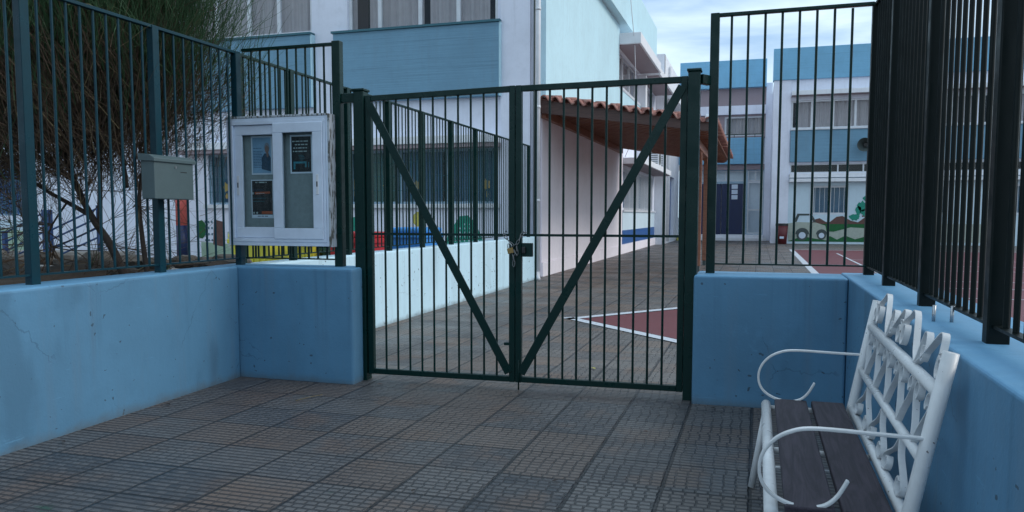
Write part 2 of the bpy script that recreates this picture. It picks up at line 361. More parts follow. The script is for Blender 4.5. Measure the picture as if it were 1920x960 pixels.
def bx(name, mat, parent, *a, bevel=0.0): return MB().box(*a).build(name, mat, parent, bevel=bevel)
def copy_tree(o, parent=None):
    c = o.copy(); COL.objects.link(c)
    if parent: c.parent = parent
    for ch in o.children: copy_tree(ch, c)
    return c
V = Vector
FRONT = lambda y: (V((0, y, 0)), V((1, 0, 0)), V((0, -1, 0)))
SIDE = lambda x: (V((x, 0, 0)), V((0, 1, 0)), V((1, 0, 0)))
SIDEM = lambda x: (V((x, 0, 0)), V((0, 1, 0)), V((-1, 0, 0)))
def holed(fr, u0, u1, v0, v1, holes, th):       # wall slab with rectangular openings, outer face at n=0
    us = sorted({u0, u1, *[h[0] for h in holes], *[h[1] for h in holes]}); b = MB()
    us = [u for u in us if u0 <= u <= u1]
    for a, c in zip(us, us[1:]):
        mid = (a+c)/2; hs = sorted([(h[2], h[3]) for h in holes if h[0] < mid < h[1]]); z = v0
        for p, q in hs:
            if p > z: b.fbox(fr, a, c, z, p, -th, 0)
            z = max(z, q)
        if z < v1: b.fbox(fr, a, c, z, v1, -th, 0)
    return b
def shift(fr, d): return (fr[0]+fr[2]*d, fr[1], fr[2])
def window(parent, fr, u0, u1, v0, v1, cuts, curtain='curt', frame='white', depth=.12, fw_=.055, gaps=(), ornament=False, sill=None):
    f = MB(); a, b = -depth, -depth+.06
    f.fbox(fr, u0, u1, v0, v0+fw_, a, b); f.fbox(fr, u0, u1, v1-fw_, v1, a, b)
    f.fbox(fr, u0, u0+fw_, v0+fw_, v1-fw_, a, b); f.fbox(fr, u1-fw_, u1, v0+fw_, v1-fw_, a, b)
    for c in cuts: f.fbox(fr, c-fw_*.6, c+fw_*.6, v0+fw_, v1-fw_, a, b+.004)
    w = f.build('window', frame, parent)
    MB().quad(fr, u0+fw_, u1-fw_, v0+fw_, v1-fw_, a+.02).build('pane', 'glass', w)
    if curtain:
        c = MB(); n = max(12, int((u1-u0)*22)); o, u, nn = fr; base = -depth-.12
        for i in range(n):
            t0 = u0+(u1-u0)*i/n; t1 = u0+(u1-u0)*(i+1)/n; mid = (t0+t1)/2
            if any(g0 < mid < g1 for g0, g1 in gaps): continue
            h0 = base+.03*math.sin(t0*34)+.015*math.sin(t0*13+1); h1 = base+.03*math.sin(t1*34)+.015*math.sin(t1*13+1)
            P = lambda tt, z, h: o+u*tt+V((0, 0, z))+nn*h
            c.add([P(t0, v0, h0), P(t1, v0, h1), P(t1, v1, h1), P(t0, v1, h0)], [(0, 1, 2, 3)])
        c.build('curtain', curtain, w, smooth=True)
    MB().fbox(fr, u0-.02, u1+.02, v0-.02, v1+.02, -depth-.9, -depth-.86).build('room_shade', 'dark', w)
    return w

# ------------------------------------------------------------------ the setting
def sheet(name, mat, pts, z):
    b = MB(); b.add([(p[0], p[1], z) for p in pts], [tuple(range(len(pts)))]); return tag(b.build(name, mat), kind='structure')
sheet('ground', 'land', [(-400, -400), (400, -400), (400, 400), (-400, 400)], -.012)
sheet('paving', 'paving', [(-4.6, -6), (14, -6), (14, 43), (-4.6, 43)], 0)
red = [(-2.06, 9.50), (.70, 6.78), (9.5, 6.78), (9.5, 31.1), (1.33, 31.1), (1.33, 13.85)]
sheet('court_surface', 'court', red, .004)
b = MB()
def strip(b, p, q, w, z=.008):
    p, q = V((*p, z)), V((*q, z)); d = (q-p).normalized(); n = V((-d.y, d.x, 0))*w/2
    b.add([p-n, q-n, q+n, p+n], [(0, 1, 2, 3)])
strip(b, (-2.26, 9.56), (.66, 6.68), .14); strip(b, (-2.22, 9.41), (1.26, 14.00), .13)
strip(b, (1.26, 13.9), (1.26, 31.2), .16)
strip(b, (1.34, 31.17), (9.4, 31.17), .1)
tag(b.build('court_border_lines', 'line'), kind='structure')
b = MB()
for yy in (13.6, 15.4, 17.0, 20.2, 22.0, 24.5): strip(b, (2.6, yy), (9.3, yy+.3), .06, .009)
strip(b, (2.6, 13.6), (2.6, 28.5), .06, .0095)
tag(b.build('court_marking_lines', 'line'), kind='structure')
# ground of the kindergarten yard and the planter behind the left wall
tag(MB().box(-24, -4.40, 5.75, 15.28, -.02, .2).build('yard_ground', 'yard'), kind='structure')
b = MB(); nx, ny = 26, 40
for i in range(nx+1):
    for j in range(ny+1):
        x = -9.5+(9.5-4.12)*i/nx; y = -3+(6.05+3)*j/ny
        edge = min(1, (6.05-y)/.25)
        z = .2+(.62+.05*math.sin(x*5+y*3)+.04*math.sin(x*11-y*7)+random.uniform(-.02, .02))*max(0, edge)
        b.v.append(V((x, y, z)))
for i in range(nx):
    for j in range(ny): k = i*(ny+1)+j; b.f.append((k, k+ny+1, k+ny+2, k+1))
tag(b.build('planter_soil', 'soil', smooth=True), kind='structure')
# ------------------------------------------------------------------ low walls
WT = .885
def wall(name, mat, label, pts, z1, z0=-.05, bevel=.02):
    b = MB(); n = len(pts); b.add([(x, y, z0) for x, y in pts]+[(x, y, z1) for x, y in pts],
        [tuple(range(n))[::-1], tuple(range(n, 2*n))]+[(i, (i+1)%n, n+(i+1)%n, n+i) for i in range(n)])
    return tag(b.build(name, mat, bevel=bevel, seg=3), label, 'wall')
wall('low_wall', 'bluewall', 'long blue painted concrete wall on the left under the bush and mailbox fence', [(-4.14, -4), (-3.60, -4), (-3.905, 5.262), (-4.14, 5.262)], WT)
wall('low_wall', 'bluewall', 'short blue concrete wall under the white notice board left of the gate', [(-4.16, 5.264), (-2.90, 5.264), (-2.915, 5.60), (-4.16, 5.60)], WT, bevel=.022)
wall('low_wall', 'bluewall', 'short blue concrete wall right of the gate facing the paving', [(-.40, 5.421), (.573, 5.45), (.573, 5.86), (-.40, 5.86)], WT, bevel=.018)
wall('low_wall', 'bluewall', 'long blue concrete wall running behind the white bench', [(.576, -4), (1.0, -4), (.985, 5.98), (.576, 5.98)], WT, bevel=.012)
wall('low_wall', 'palewall', 'pale blue concrete wall inside the gate below the inner fence', [(-4.34, 5.605), (-4.09, 5.605), (-4.215, 15.1), (-4.40, 15.1)], .862)

# ------------------------------------------------------------------ fences
def fence(name, label, p, q, z0, z1, posts, gap, mat, ps=(.06, .06), r=.0085, rail=.025, nb=None, zp=None, ext=(0, 0)):
    p, q = V((*p, 0)), V((*q, 0)); L = (q-p).length; d = (q-p)/L
    t = thing(name, label, 'fence', (p.x, p.y, WT))
    side = V((-d.y, d.x, 0))
    a = p-d*ext[0]; c = q+d*ext[1]
    MB().beam(a+V((0, 0, z1)), c+V((0, 0, z1)), .04, .022).build('top_rail', mat, t, bevel=.003)
    MB().beam(a+V((0, 0, z0+.055)), c+V((0, 0, z0+.055)), .035, .010).build('bottom_rail', mat, t)
    for s_ in posts:
        c0 = p+d*s_; b = MB(); b.beam(c0+V((0, 0, z0-.005)), c0+V((0, 0, z1+.0095)), ps[0], ps[1], side)
        b.build('post', mat, t, bevel=.005)
    ss = sorted(posts)
    cuts = sorted(set(ss+[-ext[0] if ext[0] else ss[0], L+ext[1] if ext[1] else ss[-1]]))
    for s0, s1 in zip(cuts, cuts[1:]):
        n = nb or max(1, round((s1-s0)/gap)-1)
        for i in range(1, n+1):
            c0 = p+d*(s0+(s1-s0)*i/(n+1))
            MB().tube([c0+V((0, 0, z0+.05)), c0+V((0, 0, z1-.006))], r, 8, False).build('bar', mat, t, smooth=True)
    return t
Z1 = 2.595
fence('metal_fence', 'blue green barred fence on the left wall that carries the grey mailbox', (-4.0, 1.5), (-4.0, 5.42), WT, 2.575, [.0, 2.0, 3.02, 3.92], .098, 'greenleft', ps=(.06, .055))
tB = thing('metal_fence', 'narrow dark green fence section behind the white notice board', 'fence', (-3.5, 5.47, WT))
def barset(t, mat, x0, x1, y0, y1, n, z0, z1, r=.0085, skip_ends=True):
    for i in range(1, n+1):
        f = i/(n+1); x = x0+(x1-x0)*f; y = y0+(y1-y0)*f
        MB().tube([(x, y, z0), (x, y, z1)], r, 8, False).build('bar', mat, t, smooth=True)
MB().beam((-3.97, 5.47, 2.60), (-3.09, 5.47, 2.60), .04, .022).build('top_rail', 'green', tB, bevel=.003)
MB().beam((-3.97, 5.47, WT+.055), (-3.09, 5.47, WT+.055), .035, .01).build('bottom_rail', 'green', tB)
bx('post', 'green', tB, -3.15, -3.08, 5.44, 5.50, WT-.005, 2.62, bevel=.005)
barset(tB, 'green', -3.97, -3.15, 5.47, 5.47, 9, WT+.05, 2.594)
# gate posts and their links belong to the fence sections beside them
def gatepost(t, x0, x1, y0, y1, zt):
    p = bx('gate_post', 'green', t, x0, x1, y0, y1, -.02, zt, bevel=.006)
    bx('cap', 'green', p, x0-.008, x1+.008, y0-.008, y1+.008, zt, zt+.018, bevel=.004)
gatepost(tB, -2.965, -2.878, 5.43, 5.52, 2.23)
bx('link_rail', 'green', tB, -3.08, -2.965, 5.455, 5.495, 2.15, 2.22, bevel=.004)
tC = thing('metal_fence', 'dark green fence section on the short wall right of the gate', 'fence', (.2, 5.67, WT))
MB().beam((-.32, 5.67, 2.655), (.70, 5.72, 2.67), .04, .022).build('top_rail', 'green', tC, bevel=.003)
MB().beam((-.32, 5.67, WT+.065), (.70, 5.72, WT+.065), .035, .01).build('bottom_rail', 'green', tC)
bx('post', 'green', tC, -.335, -.275, 5.64, 5.70, WT-.005, 2.668, bevel=.005)
barset(tC, 'green', -.305, .68, 5.67, 5.72, 8, WT+.06, 2.65)
gatepost(tC, -.468, -.388, 5.505, 5.595, 2.26)
MB().beam((-.388, 5.57, 2.215), (-.335, 5.66, 2.215), .04, .065).build('link_rail', 'green', tC, bevel=.004)
fence('metal_fence', 'tall almost black barred fence on the wall behind the bench', (.735, -.6), (.735, 5.82), WT, 2.69, [0, 1.25, 2.33, 3.42, 4.5, 5.56, 6.42], .098, 'greenbacklit', ps=(.058, .066), r=.0095)
fence('metal_fence', 'long inner fence receding on the pale blue wall inside the gate', (-4.16, 5.66), (-4.25, 14.75), .862, 2.62, [.0, .78, 1.85, 2.85, 3.85, 4.9, 5.95, 7.0, 8.05, 9.05], .1, 'green', ps=(.06, .06), r=.0085, nb=9)

# ------------------------------------------------------------------ the gate
G0, G1 = V((-2.872, 5.470, 0)), V((-.472, 5.555, 0)); GD = (G1-G0).normalized(); GM = V((-1.688, 5.512, 0))
def gp(base, s_, z, off=0): n = V((GD.y, -GD.x, 0)); q = base+GD*s_+n*off; return V((q.x, q.y, z))
def leaf(label, a, b, brace_up_at_end, zt0, zt1):
    L = (b-a).length; t = thing('gate_leaf', label, 'gate', (a.x, a.y, .05), 'leaves of the double gate')
    w = .045
    P = lambda s_, z, off=0: gp(a, s_, z, off)
    hinge, meet = ('hinge_stile', 'meeting_stile') if brace_up_at_end == 0 else ('meeting_stile', 'hinge_stile')
    zt = lambda s_: zt0+(zt1-zt0)*s_/L
    MB().beam(P(w/2, .05), P(w/2, zt(0)+.0), w, w, GD).build(hinge, 'green', t, bevel=.004)
    MB().beam(P(L-w/2, .05), P(L-w/2, zt(L)), w, w, GD).build(meet, 'green', t, bevel=.004)
    MB().beam(P(w, zt(0)-.022), P(L-w, zt(L)-.022), w-.004, .042).build('top_rail', 'green', t, bevel=.004)
    MB().beam(P(w, .072), P(L-w, .072), w-.004, .042).build('bottom_rail', 'green', t, bevel=.004)
    MB().beam(P(w, 1.143), P(L-w, 1.143), .012, .018).build('middle_rail', 'green', t)
    s0, s1 = (w, L-w) if brace_up_at_end == 0 else (L-w, w)
    MB().beam(P(s0-.01*(1 if s0 < s1 else -1), zt(s0)-.07, .026), P(s1, .12, .026), .010, .062).build('diagonal_brace', 'green', t, bevel=.002)
    for i in range(1, 11):
        s_ = w+(L-2*w)*i/11
        MB().tube([P(s_, .09), P(s_, zt(s_)-.04)], .0085, 8, False).build('bar', 'green', t, smooth=True)
    return t
gl = leaf('left leaf of the dark green barred double gate, brace falling to the right', G0, GM-GD*.002, 0, 2.195, 2.222)
gr = leaf('right leaf of the dark green barred double gate, with the lock plate', GM+GD*.002, G1, 1, 2.222, 2.235)
n_ = V((GD.y, -GD.x, 0))
def gbox(s0, s1, z0, z1, o0, o1):
    vs = []
    for z in (z0, z1):
        for s_, o in ((s0, o0), (s1, o0), (s1, o1), (s0, o1)): q = GM+GD*s_+n_*o; vs.append(V((q.x, q.y, z)))
    return MB().add(vs, [(0,1,2,3),(7,6,5,4),(0,4,5,1),(1,5,6,2),(2,6,7,3),(3,7,4,0)])
lk = gbox(.049, .128, .985, 1.085, -.02, .02).build('lock_plate', 'green', gr, bevel=.003)
gbox(.055, .082, 1.010, 1.058, .02, .05).build('lock_knob', 'black', lk, bevel=.006)
MB().tube([GM+GD*.03+V((0, 0, -.0))+n_*.03, GM+GD*.03+V((0, 0, .22))+n_*.03], .006, 8).build('drop_bolt', 'green', gr, smooth=True)
gbox(-.085, -.045, .325, .345, -.01, .02).build('latch_tab', 'green', gl)
# chain and padlock
def torus(mb, c, a, b, L, Wd, r, n=14, k=6):   # oval link: centre, long axis a, short axis b
    a, b = V(a).normalized(), V(b).normalized(); nn = a.cross(b); pts = []
    for i in range(n): t = 2*math.pi*i/n; pts.append((V(c)+a*(math.cos(t)*L)+b*(math.sin(t)*Wd), (a*(math.cos(t)*Wd)+b*(math.sin(t)*L)).normalized()))
    base = len(mb.v)
    for p, o in pts:
        for j in range(k): s_ = 2*math.pi*j/k; mb.v.append(p+o*(math.cos(s_)*r)+nn*(math.sin(s_)*r))
    for i in range(n):
        for j in range(k): mb.f.append((base+i*k+j, base+((i+1)%n)*k+j, base+((i+1)%n)*k+(j+1)%k, base+i*k+(j+1)%k))
ct = thing('chain', 'galvanised steel chain looped round the two meeting gate stiles', 'chain', (GM.x, GM.y, 1.0))
path = [(-.075, 1.17, .0), (-.085, 1.145, .025), (-.055, 1.115, .04), (-.030, 1.088, .05), (-.005, 1.068, .055), (.022, 1.078, .055), (.036, 1.105, .052), (.050, 1.135, .045), (.066, 1.165, .03), (.074, 1.16, -.01)]
tail = [(.022, 1.06, .056), (.024, 1.03, .056), (.022, 1.00, .056), (.0, 1.03, .058), (-.002, .995, .06), (.0, .955, .06), (.0, .92, .06)]
def pt(q): p = GM+GD*q[0]+n_*q[2]; return V((p.x, p.y, q[1]))
for seq in (path, tail):
    for i in range(len(seq)-1):
        a, b_ = pt(seq[i]), pt(seq[i+1]); d = b_-a
        if d.length > .05: continue
        sdv = d.cross(n_).normalized() if i % 2 else n_.copy()
        mb = MB(); torus(mb, (a+b_)/2, d, sdv if abs(sdv.dot(d.normalized())) < .9 else GD, d.length*.5+.007, .009, .0028)
        mb.build('chain_link', 'oldsteel', ct, smooth=True)
pl = thing('padlock', 'small brass padlock hanging from the gate chain', 'padlock', pt((-.02, 1.0, .07)))
c0 = pt((-.022, 1.03, .068)); mb = MB()
rotm = Matrix.Rotation(R(12), 3, n_)
vs = [c0+rotm@(GD*(.022*i)+V((0, 0, .02*k))+n_*(.009*j)) for i in (-1, 1) for j in (-1, 1) for k in (-1, 1)]
mb.add(vs, [(0,1,3,2),(4,6,7,5),(0,4,5,1),(2,3,7,6),(0,2,6,4),(1,5,7,3)]); mb.build('lock_body', 'brass', pl, bevel=.003)
sh = [c0+rotm@(GD*x+V((0, 0, z))) for x, z in ((-.014, .018), (-.014, .04), (-.008, .052), (.004, .055), (.013, .048), (.015, .035), (.015, .018))]
MB().tube(sh, .0035, 8).build('shackle', 'chrome', pl, smooth=True)

# ------------------------------------------------------------------ notice board
nb = thing('notice_board', 'white two-door notice board with peeling frame hung on the fence left of the gate', 'notice board', (-3.6, 5.4, 1.04))
X0, X1, ZB, ZT, YF = -4.055, -3.135, 1.045, 2.055, 5.355
b = MB(); b.box(X0, X1-.01, YF, YF+.09, ZT-.03, ZT-.008); b.box(X0, X1-.01, YF, YF+.09, ZB, ZB+.03); b.box(X0, X0+.03, YF, YF+.09, ZB+.03, ZT-.03); b.box(X1-.028, X1-.01, YF, YF+.09, ZB+.03, ZT-.03)
b.build('casing', 'aluwhite', nb, bevel=.003)
bx('peeling_side_board', 'peel', nb, X1-.009, X1+.008, YF-.002, YF+.10, ZB-.005, ZT+.004, bevel=.002)
bx('peeling_top_board', 'peel', nb, X0-.005, X1-.010, YF-.004, YF+.10, ZT-.007, ZT+.008, bevel=.002)
b = MB(); i0, i1, k0, k1 = X0+.03, X1-.03, ZB+.03, ZT-.03
b.box(i0, i1, YF-.006, YF+.05, k1-.03, k1); b.box(i0, i1, YF-.006, YF+.05, k0, k0+.03); b.box(i0, i0+.03, YF-.006, YF+.05, k0+.03, k1-.03); b.box(i1-.02, i1, YF-.006, YF+.05, k0+.03, k1-.03)
b.build('track_frame', 'aluwhite', nb, bevel=.003)
bx('backing', 'cork', nb, i0, i1, YF+.062, YF+.075, k0, k1)
def door(x0, x1, y, z0, z1, st, keyx):
    b = MB(); b.box(x0, x1, y-.01, y+.012, z1-.075, z1); b.box(x0, x1, y-.01, y+.012, z0, z0+.085); b.box(x0, x0+st, y-.01, y+.012, z0+.085, z1-.075); b.box(x1-st, x1, y-.01, y+.012, z0+.085, z1-.075)
    d = b.build('sliding_door', 'aluwhite', nb, bevel=.004)
    MB().quad(FRONT(y), x0+st, x1-st, z0+.085, z1-.075, 0).build('pane', 'boardglass', d)
    bx('lock_plate', 'white', d, keyx-.011, keyx+.011, y-.017, y-.0101, 1.445, 1.60, bevel=.004)
    bx('key_hole', 'black', d, keyx-.005, keyx+.005, y-.020, y-.0172, 1.505, 1.545, bevel=.002)
door(i0+.031, i0+.47, YF+.024, k0+.032, k1-.032, .070, i0+.062)
door(i0+.40, i1-.022, YF-.004, k0+.025, k1-.025, .085, i1-.065)
# posters (flat things pinned inside)
FP = FRONT(YF+.060)
def poster(label, u0, u1, v0, v1, base, border=.010):
    t = thing('poster', label, 'poster', ((u0+u1)/2, YF+.06, v0))
    MB().fbox(FP, u0, u1, v0, v1, 0, .002).build('sheet', 'paper', t)
    MB().fbox(FP, u0+border, u1-border, v0+border, v1-border, .0022, .003).build('print', base, t); return t
def words(t, mat, u0, u1, v, h, lens, name='text_line', n=.0033):
    b = MB(); u = u0
    for i, L in enumerate(lens):
        if u+L > u1: break
        b.fbox(FP, u, u+L, v, v+h, n, n+.0005); u += L+h*.9
    b.build(name, mat, t)
p1 = poster('blue poster of a seated grey haired figure beside a column of text', -3.868, -3.675, 1.608, 1.912, 'posterblue', .012)
rr = random.Random(3)
for i in range(12):
    words(p1, 'posterdark', -3.848, -3.762, 1.665+i*.0125+(.012 if i > 10 else 0), .004, [rr.uniform(.008, .02) for _ in range(6)])
def blob(t, name, mat, pts, n): MB().poly(FP, pts, n, n+.0005).build(name, mat, t)
def ell(cx, cz, a, b_, n=16, rot=0): return [(cx+a*math.cos(2*math.pi*i/n), cz+b_*math.sin(2*math.pi*i/n)) for i in range(n)]
blob(p1, 'clothes', 'cloth', [(-3.772, 1.652), (-3.69, 1.632), (-3.688, 1.74), (-3.71, 1.775), (-3.745, 1.775), (-3.772, 1.74)], .0034)
blob(p1, 'hair', 'hair', ell(-3.722, 1.822, .024, .038), .0036); blob(p1, 'face', 'skin', ell(-3.722, 1.806, .018, .032), .0042); blob(p1, 'hand', 'skin', ell(-3.716, 1.766, .010, .024), .0048)
p2 = poster('black poster with four rows of pale lettering above a teal photograph', -3.512, -3.312, 1.612, 1.912, 'posterblack', .013)
for i, (a, lens) in enumerate(((-3.492, [.024, .035, .02, .04, .02]), (-3.468, [.02, .02, .03, .02]), (-3.482, [.018, .012, .03, .018, .014]), (-3.486, [.012, .022, .038, .03]))): words(p2, 'postertext', a, -3.328, 1.858-i*.026, .0085, lens)
for i in range(4): words(p2, 'posterteal', -3.435+.004*i, -3.38, 1.752-i*.012, .003, [.012, .014, .012])
b = MB(); b.fbox(FP, -3.482, -3.366, 1.69, 1.705, .0034, .004); b.fbox(FP, -3.482, -3.466, 1.645, 1.69, .0034, .004); b.fbox(FP, -3.38, -3.366, 1.66, 1.69, .0034, .004); b.fbox(FP, -3.35, -3.344, 1.66, 1.70, .0034, .004); b.build('picture', 'posterteal', p2)
p3 = poster('black and orange poster pinned below the blue one', -3.876, -3.672, 1.262, 1.568, 'posterblack', .008)
words(p3, 'postertext', -3.835, -3.72, 1.542, .010, [.012, .004, .05, .01]); words(p3, 'posterdark', -3.86, -3.70, 1.485, .004, [.03, .04, .02])
blob(p3, 'band', 'posterorange', [(-3.842, 1.452), (-3.702, 1.458), (-3.702, 1.474), (-3.842, 1.470)], .0036); words(p3, 'postertext', -3.83, -3.73, 1.458, .004, [.02, .03, .02], n=.0042)
words(p3, 'postertext', -3.866, -3.85, 1.452, .016, [.011]); words(p3, 'posterteal', -3.86, -3.7, 1.42, .003, [.03, .02, .03, .03]); words(p3, 'posterteal', -3.86, -3.7, 1.395, .003, [.03, .04, .03])
blob(p3, 'panel', 'posterorange', [(-3.782, 1.296), (-3.682, 1.296), (-3.682, 1.318), (-3.782, 1.318)], .0036); words(p3, 'postertext', -3.862, -3.80, 1.298, .014, [.016, .014])
b = MB(); b.fbox(FP, -3.868, -3.680, 1.268, 1.290, .0034, .004); b.build('footer', 'paper', p3); words(p3, 'posterdark', -3.82, -3.69, 1.275, .007, [.028, .024, .03], n=.0044)

# ------------------------------------------------------------------ mailbox
mbx = thing('mailbox', 'grey green metal mailbox fixed to a post of the left fence', 'mailbox', (-3.9, 4.5, 1.39))
bx('body', 'mailbox', mbx, -3.955, -3.845, 4.32, 4.70, 1.395, 1.655, bevel=.006)
MB().add([(-3.965, 4.305, 1.652), (-3.832, 4.305, 1.645), (-3.832, 4.715, 1.645), (-3.965, 4.715, 1.652), (-3.965, 4.305, 1.700), (-3.875, 4.305, 1.692), (-3.832, 4.305, 1.668), (-3.965, 4.715, 1.700), (-3.875, 4.715, 1.692), (-3.832, 4.715, 1.668)],
    [(0,1,6,5,4), (3,7,8,9,2), (0,3,2,1), (4,5,8,7), (5,6,9,8), (1,2,9,6), (0,4,7,3)]).build('lid', 'mailbox', mbx, bevel=.003)
MB().tube([(-3.846, 4.52, 1.615), (-3.840, 4.52, 1.615)], .009, 12).build('key_lock', 'chrome', mbx, smooth=False)
b = MB(); 
for i in range(5): b.box(-3.8451, -3.8442, 4.57+i*.013, 4.579+i*.013, 1.580, 1.587)
b.build('small_marking', 'black', mbx)

# ------------------------------------------------------------------ bench
bench = thing('bench', 'white chipped metal bench with scrolled back and two dark wooden planks by the right wall', 'bench', (.25, 3.15, 0))
YN, YFAR = 2.45, 3.85
TX = .1875
def bp(y, z): return V((.44+(z-.42)*TX, y, z))
BN = V((1, 0, -TX)).normalized()
for y in (YN, YFAR): MB().tube([(.50, y, 0), (.452, y, .20), bp(y, .40), bp(y, .60), bp(y, .905)], .0225, 12).build('back_post', 'benchwhite', bench, smooth=True)
MB().tube([(.062, YN-.02, .395), (.062, YFAR+.012, .395)], .0215, 12).build('front_rail', 'benchwhite', bench, smooth=True)
MB().tube([bp(YN, .405), bp(YFAR, .405)], .0185, 12).build('rear_seat_rail', 'benchwhite', bench, smooth=True)
MB().tube([bp(YN, .785), bp(YFAR, .785)], .020, 12).build('upper_back_rail', 'benchwhite', bench, smooth=True)
MB().tube([bp(YN, .585), bp(YFAR, .585)], .016, 12).build('middle_back_rail', 'benchwhite', bench, smooth=True)
for y in (YN, YFAR, 3.15): MB().tube([(.064, y, .382), (.44, y, .382)], .012, 8).build('cross_bar', 'benchwhite', bench, smooth=True)
for y in (YN+.02, YFAR-.02): MB().tube([(.066, y, .39), (.005, y-.01, .0)], .017, 10).build('front_leg', 'benchwhite', bench, smooth=True)
for y in (YN, YFAR): MB().tube([(.03, y-.01, .10), (.48, y, .10)], .007, 8).build('leg_brace', 'benchwhite', bench, smooth=True)
for x0, x1 in ((.100, .242), (.262, .402)):
    MB().box(x0, x1, YN-.03, YFAR+.01, .397, .426).build('seat_plank', 'slat', bench, bevel=.006)
arm = [(.478, .655), (.35, .657), (.227, .660), (.16, .658), (.118, .648), (.075, .625), (.042, .588), (.026, .545), (.028, .50), (.048, .462), (.085, .435), (.13, .420), (.175, .418), (.215, .430), (.245, .458), (.266, .495), (.274, .512)]
def smooth_path(p, n=4):
    out = []
    for i in range(len(p)-1):
        p0, p1_, p2_, p3_ = [V(p[max(0, min(len(p)-1, k))]) for k in (i-1, i, i+1, i+2)]
        for j in range(n):
            t = j/n; out.append(.5*((2*p1_)+(p2_-p0)*t+(2*p0-5*p1_+4*p2_-p3_)*t*t+(3*p1_-p0-3*p2_+p3_)*t**3))
    out.append(V(p[-1])); return out
for y in (YN-.005, YFAR+.005):
    q = smooth_path([(x, y, z) for x, z in arm]); MB().ribbon(q, (0, 1, 0), .019, .010).build('armrest', 'benchwhite', bench, bevel=.003)
def scroll(pts, name='scroll'):
    q = smooth_path([tuple(bp(y, z)) for y, z in pts], 4); MB().ribbon(q, BN, .021, .0045).build(name, 'benchwhite', bench)
def half_heart(yc, z0, z1, w, sg):     # strip rising from the lower rail and curling inwards under the upper one
    h = z1-z0; P = lambda a, c: (yc+sg*a*w, z0+c*h)
    return [P(.04, 0), P(.30, .30), P(.66, .60), P(.84, .80), P(.80, .95), P(.62, 1.0), P(.44, .92), P(.40, .78), P(.52, .70), P(.62, .78)]
nH = 5; W2 = (YFAR-YN-.05)/nH/2
for i in range(nH):
    yc = YN+.025+W2*(2*i+1)
    for sg in (-1, 1): scroll(half_heart(yc, .60, .768, W2*.97, sg))
for yc, w in ((2.76, .17), (3.15, .16), (3.54, .17)):
    for sg in (-1, 1):
        h = .145; z0 = .424; P = lambda a, c: (yc+sg*a*w, z0+c*h)
        scroll([P(.03, 1), P(.25, .7), P(.72, .45), P(1.0, .28), P(1.02, .10), P(.85, .0), P(.62, .04), P(.52, .2), P(.62, .34), P(.76, .28)])
RZ_ = .806
def volute(y, z, r0, sg, turns=1.25, n=12):        # spiral ending inside itself, starting on the outside at the top
    return [(y+sg*r0*(1-.55*i/n)*math.sin(2*math.pi*turns*i/n), z+r0*1.25*(1-.55*i/n)*math.cos(2*math.pi*turns*i/n)) for i in range(n+1)]
for k, yv in enumerate((3.43, 2.83)):
    # arch: curl on the far side, peak, long leg down to the V on the rail
    scroll(volute(yv+.275, .865, .042, 1)[::-1]+[(yv+.225, .935), (yv+.18, .958), (yv+.14, .945), (yv+.10, .90), (yv+.05, .84), (yv+.004, RZ_+.002)], 'crest_scroll')
    if k: scroll(volute(yv+.365, .855, .036, -1)[::-1]+[(yv+.335, .905), (yv+.31, .90)], 'crest_curl')
    # loop standing on the near side of the V
    scroll([(yv-.004, RZ_+.004), (yv-.022, .84), (yv-.040, .885), (yv-.062, .915), (yv-.092, .915), (yv-.112, .885), (yv-.108, .845), (yv-.085, .828), (yv-.066, .848), (yv-.07, .875)], 'crest_loop')
    # straight strip rising to the next peak and hooking down
    scroll([(yv-.012, RZ_+.001), (yv-.09, .845), (yv-.17, .893), (yv-.245, .936), (yv-.275, .942), (yv-.292, .925), (yv-.297, .885), (yv-.300, .845)], 'crest_strip')
scroll(volute(2.515, .850, .034, 1)[::-1], 'crest_curl')
scroll(volute(3.79, .855, .034, -1)[::-1]+[(3.75, .90)], 'crest_curl')

for i, (x, y) in enumerate(((.655, 3.33), (.715, 3.32))):
    tag(MB().tube([(x, y, WT-.01), (x+.002, y, WT+.062)], .0065, 10).build('anchor_bolt', 'chrome', smooth=True), ('grey metal rod stub on the right wall top, the one nearer the bench', 'grey metal rod stub on the right wall top, the one nearer the black fence')[i], 'bolt', 'rod stubs on the right wall')

# ------------------------------------------------------------------ main building
B = thing('school_building', 'two storey lilac and blue school building left of the courtyard', 'building', (-4.3, 15.3, 0))
FR = FRONT(15.3)
up1 = (-8.45, -5.07, 5.12, 6.95); up2 = (-12.6, -9.32, 5.22, 6.95); up3 = (-17.5, -14.0, 5.22, 6.95)
gw = (-12.1, -5.06, 1.52, 2.66); gw0 = (-21, -17.62, 1.26, 2.66)
holed(FR, -22, -4.3, 0, 9.2, [up1, up2, up3, gw, gw0], .3).build('front_wall', 'facade', B)
for k, (a, c, z, z1) in enumerate(((-8.72, -5.0, 3.68, 5.13), (-12.85, -9.28, 3.62, 5.16), (-17.7, -13.8, 3.62, 5.16))):
    sp_ = MB().fbox(FR, a, c, z, z1, .001, .16).build('spandrel_panel', 'panel', B, bevel=.01)
    MB().fbox(FR, a-.03, c+.03, z1, z1+.045, .001, .20).build('sill', 'sillteal', sp_)
    MB().fbox(FR, c-.0, c+.035, z, z1, .002, .15).build('edge_strip', 'skyblue', sp_)
window(B, FR, *up1, [-7.72, -6.79, -5.94], 'curt', gaps=((-8.35, -8.05), (-6.78, -6.62), (-5.28, -5.1)), fw_=.07)
window(B, FR, *up2, [-10.95, -10.18, -11.8], 'curt', fw_=.07)
window(B, FR, *up3, [-16.6, -15.7, -14.9], 'curt', fw_=.07)
MB().fbox(FR, -12.7, -4.98, 2.74, 2.90, .001, .38).build('ledge', 'offwhite', B, bevel=.01)
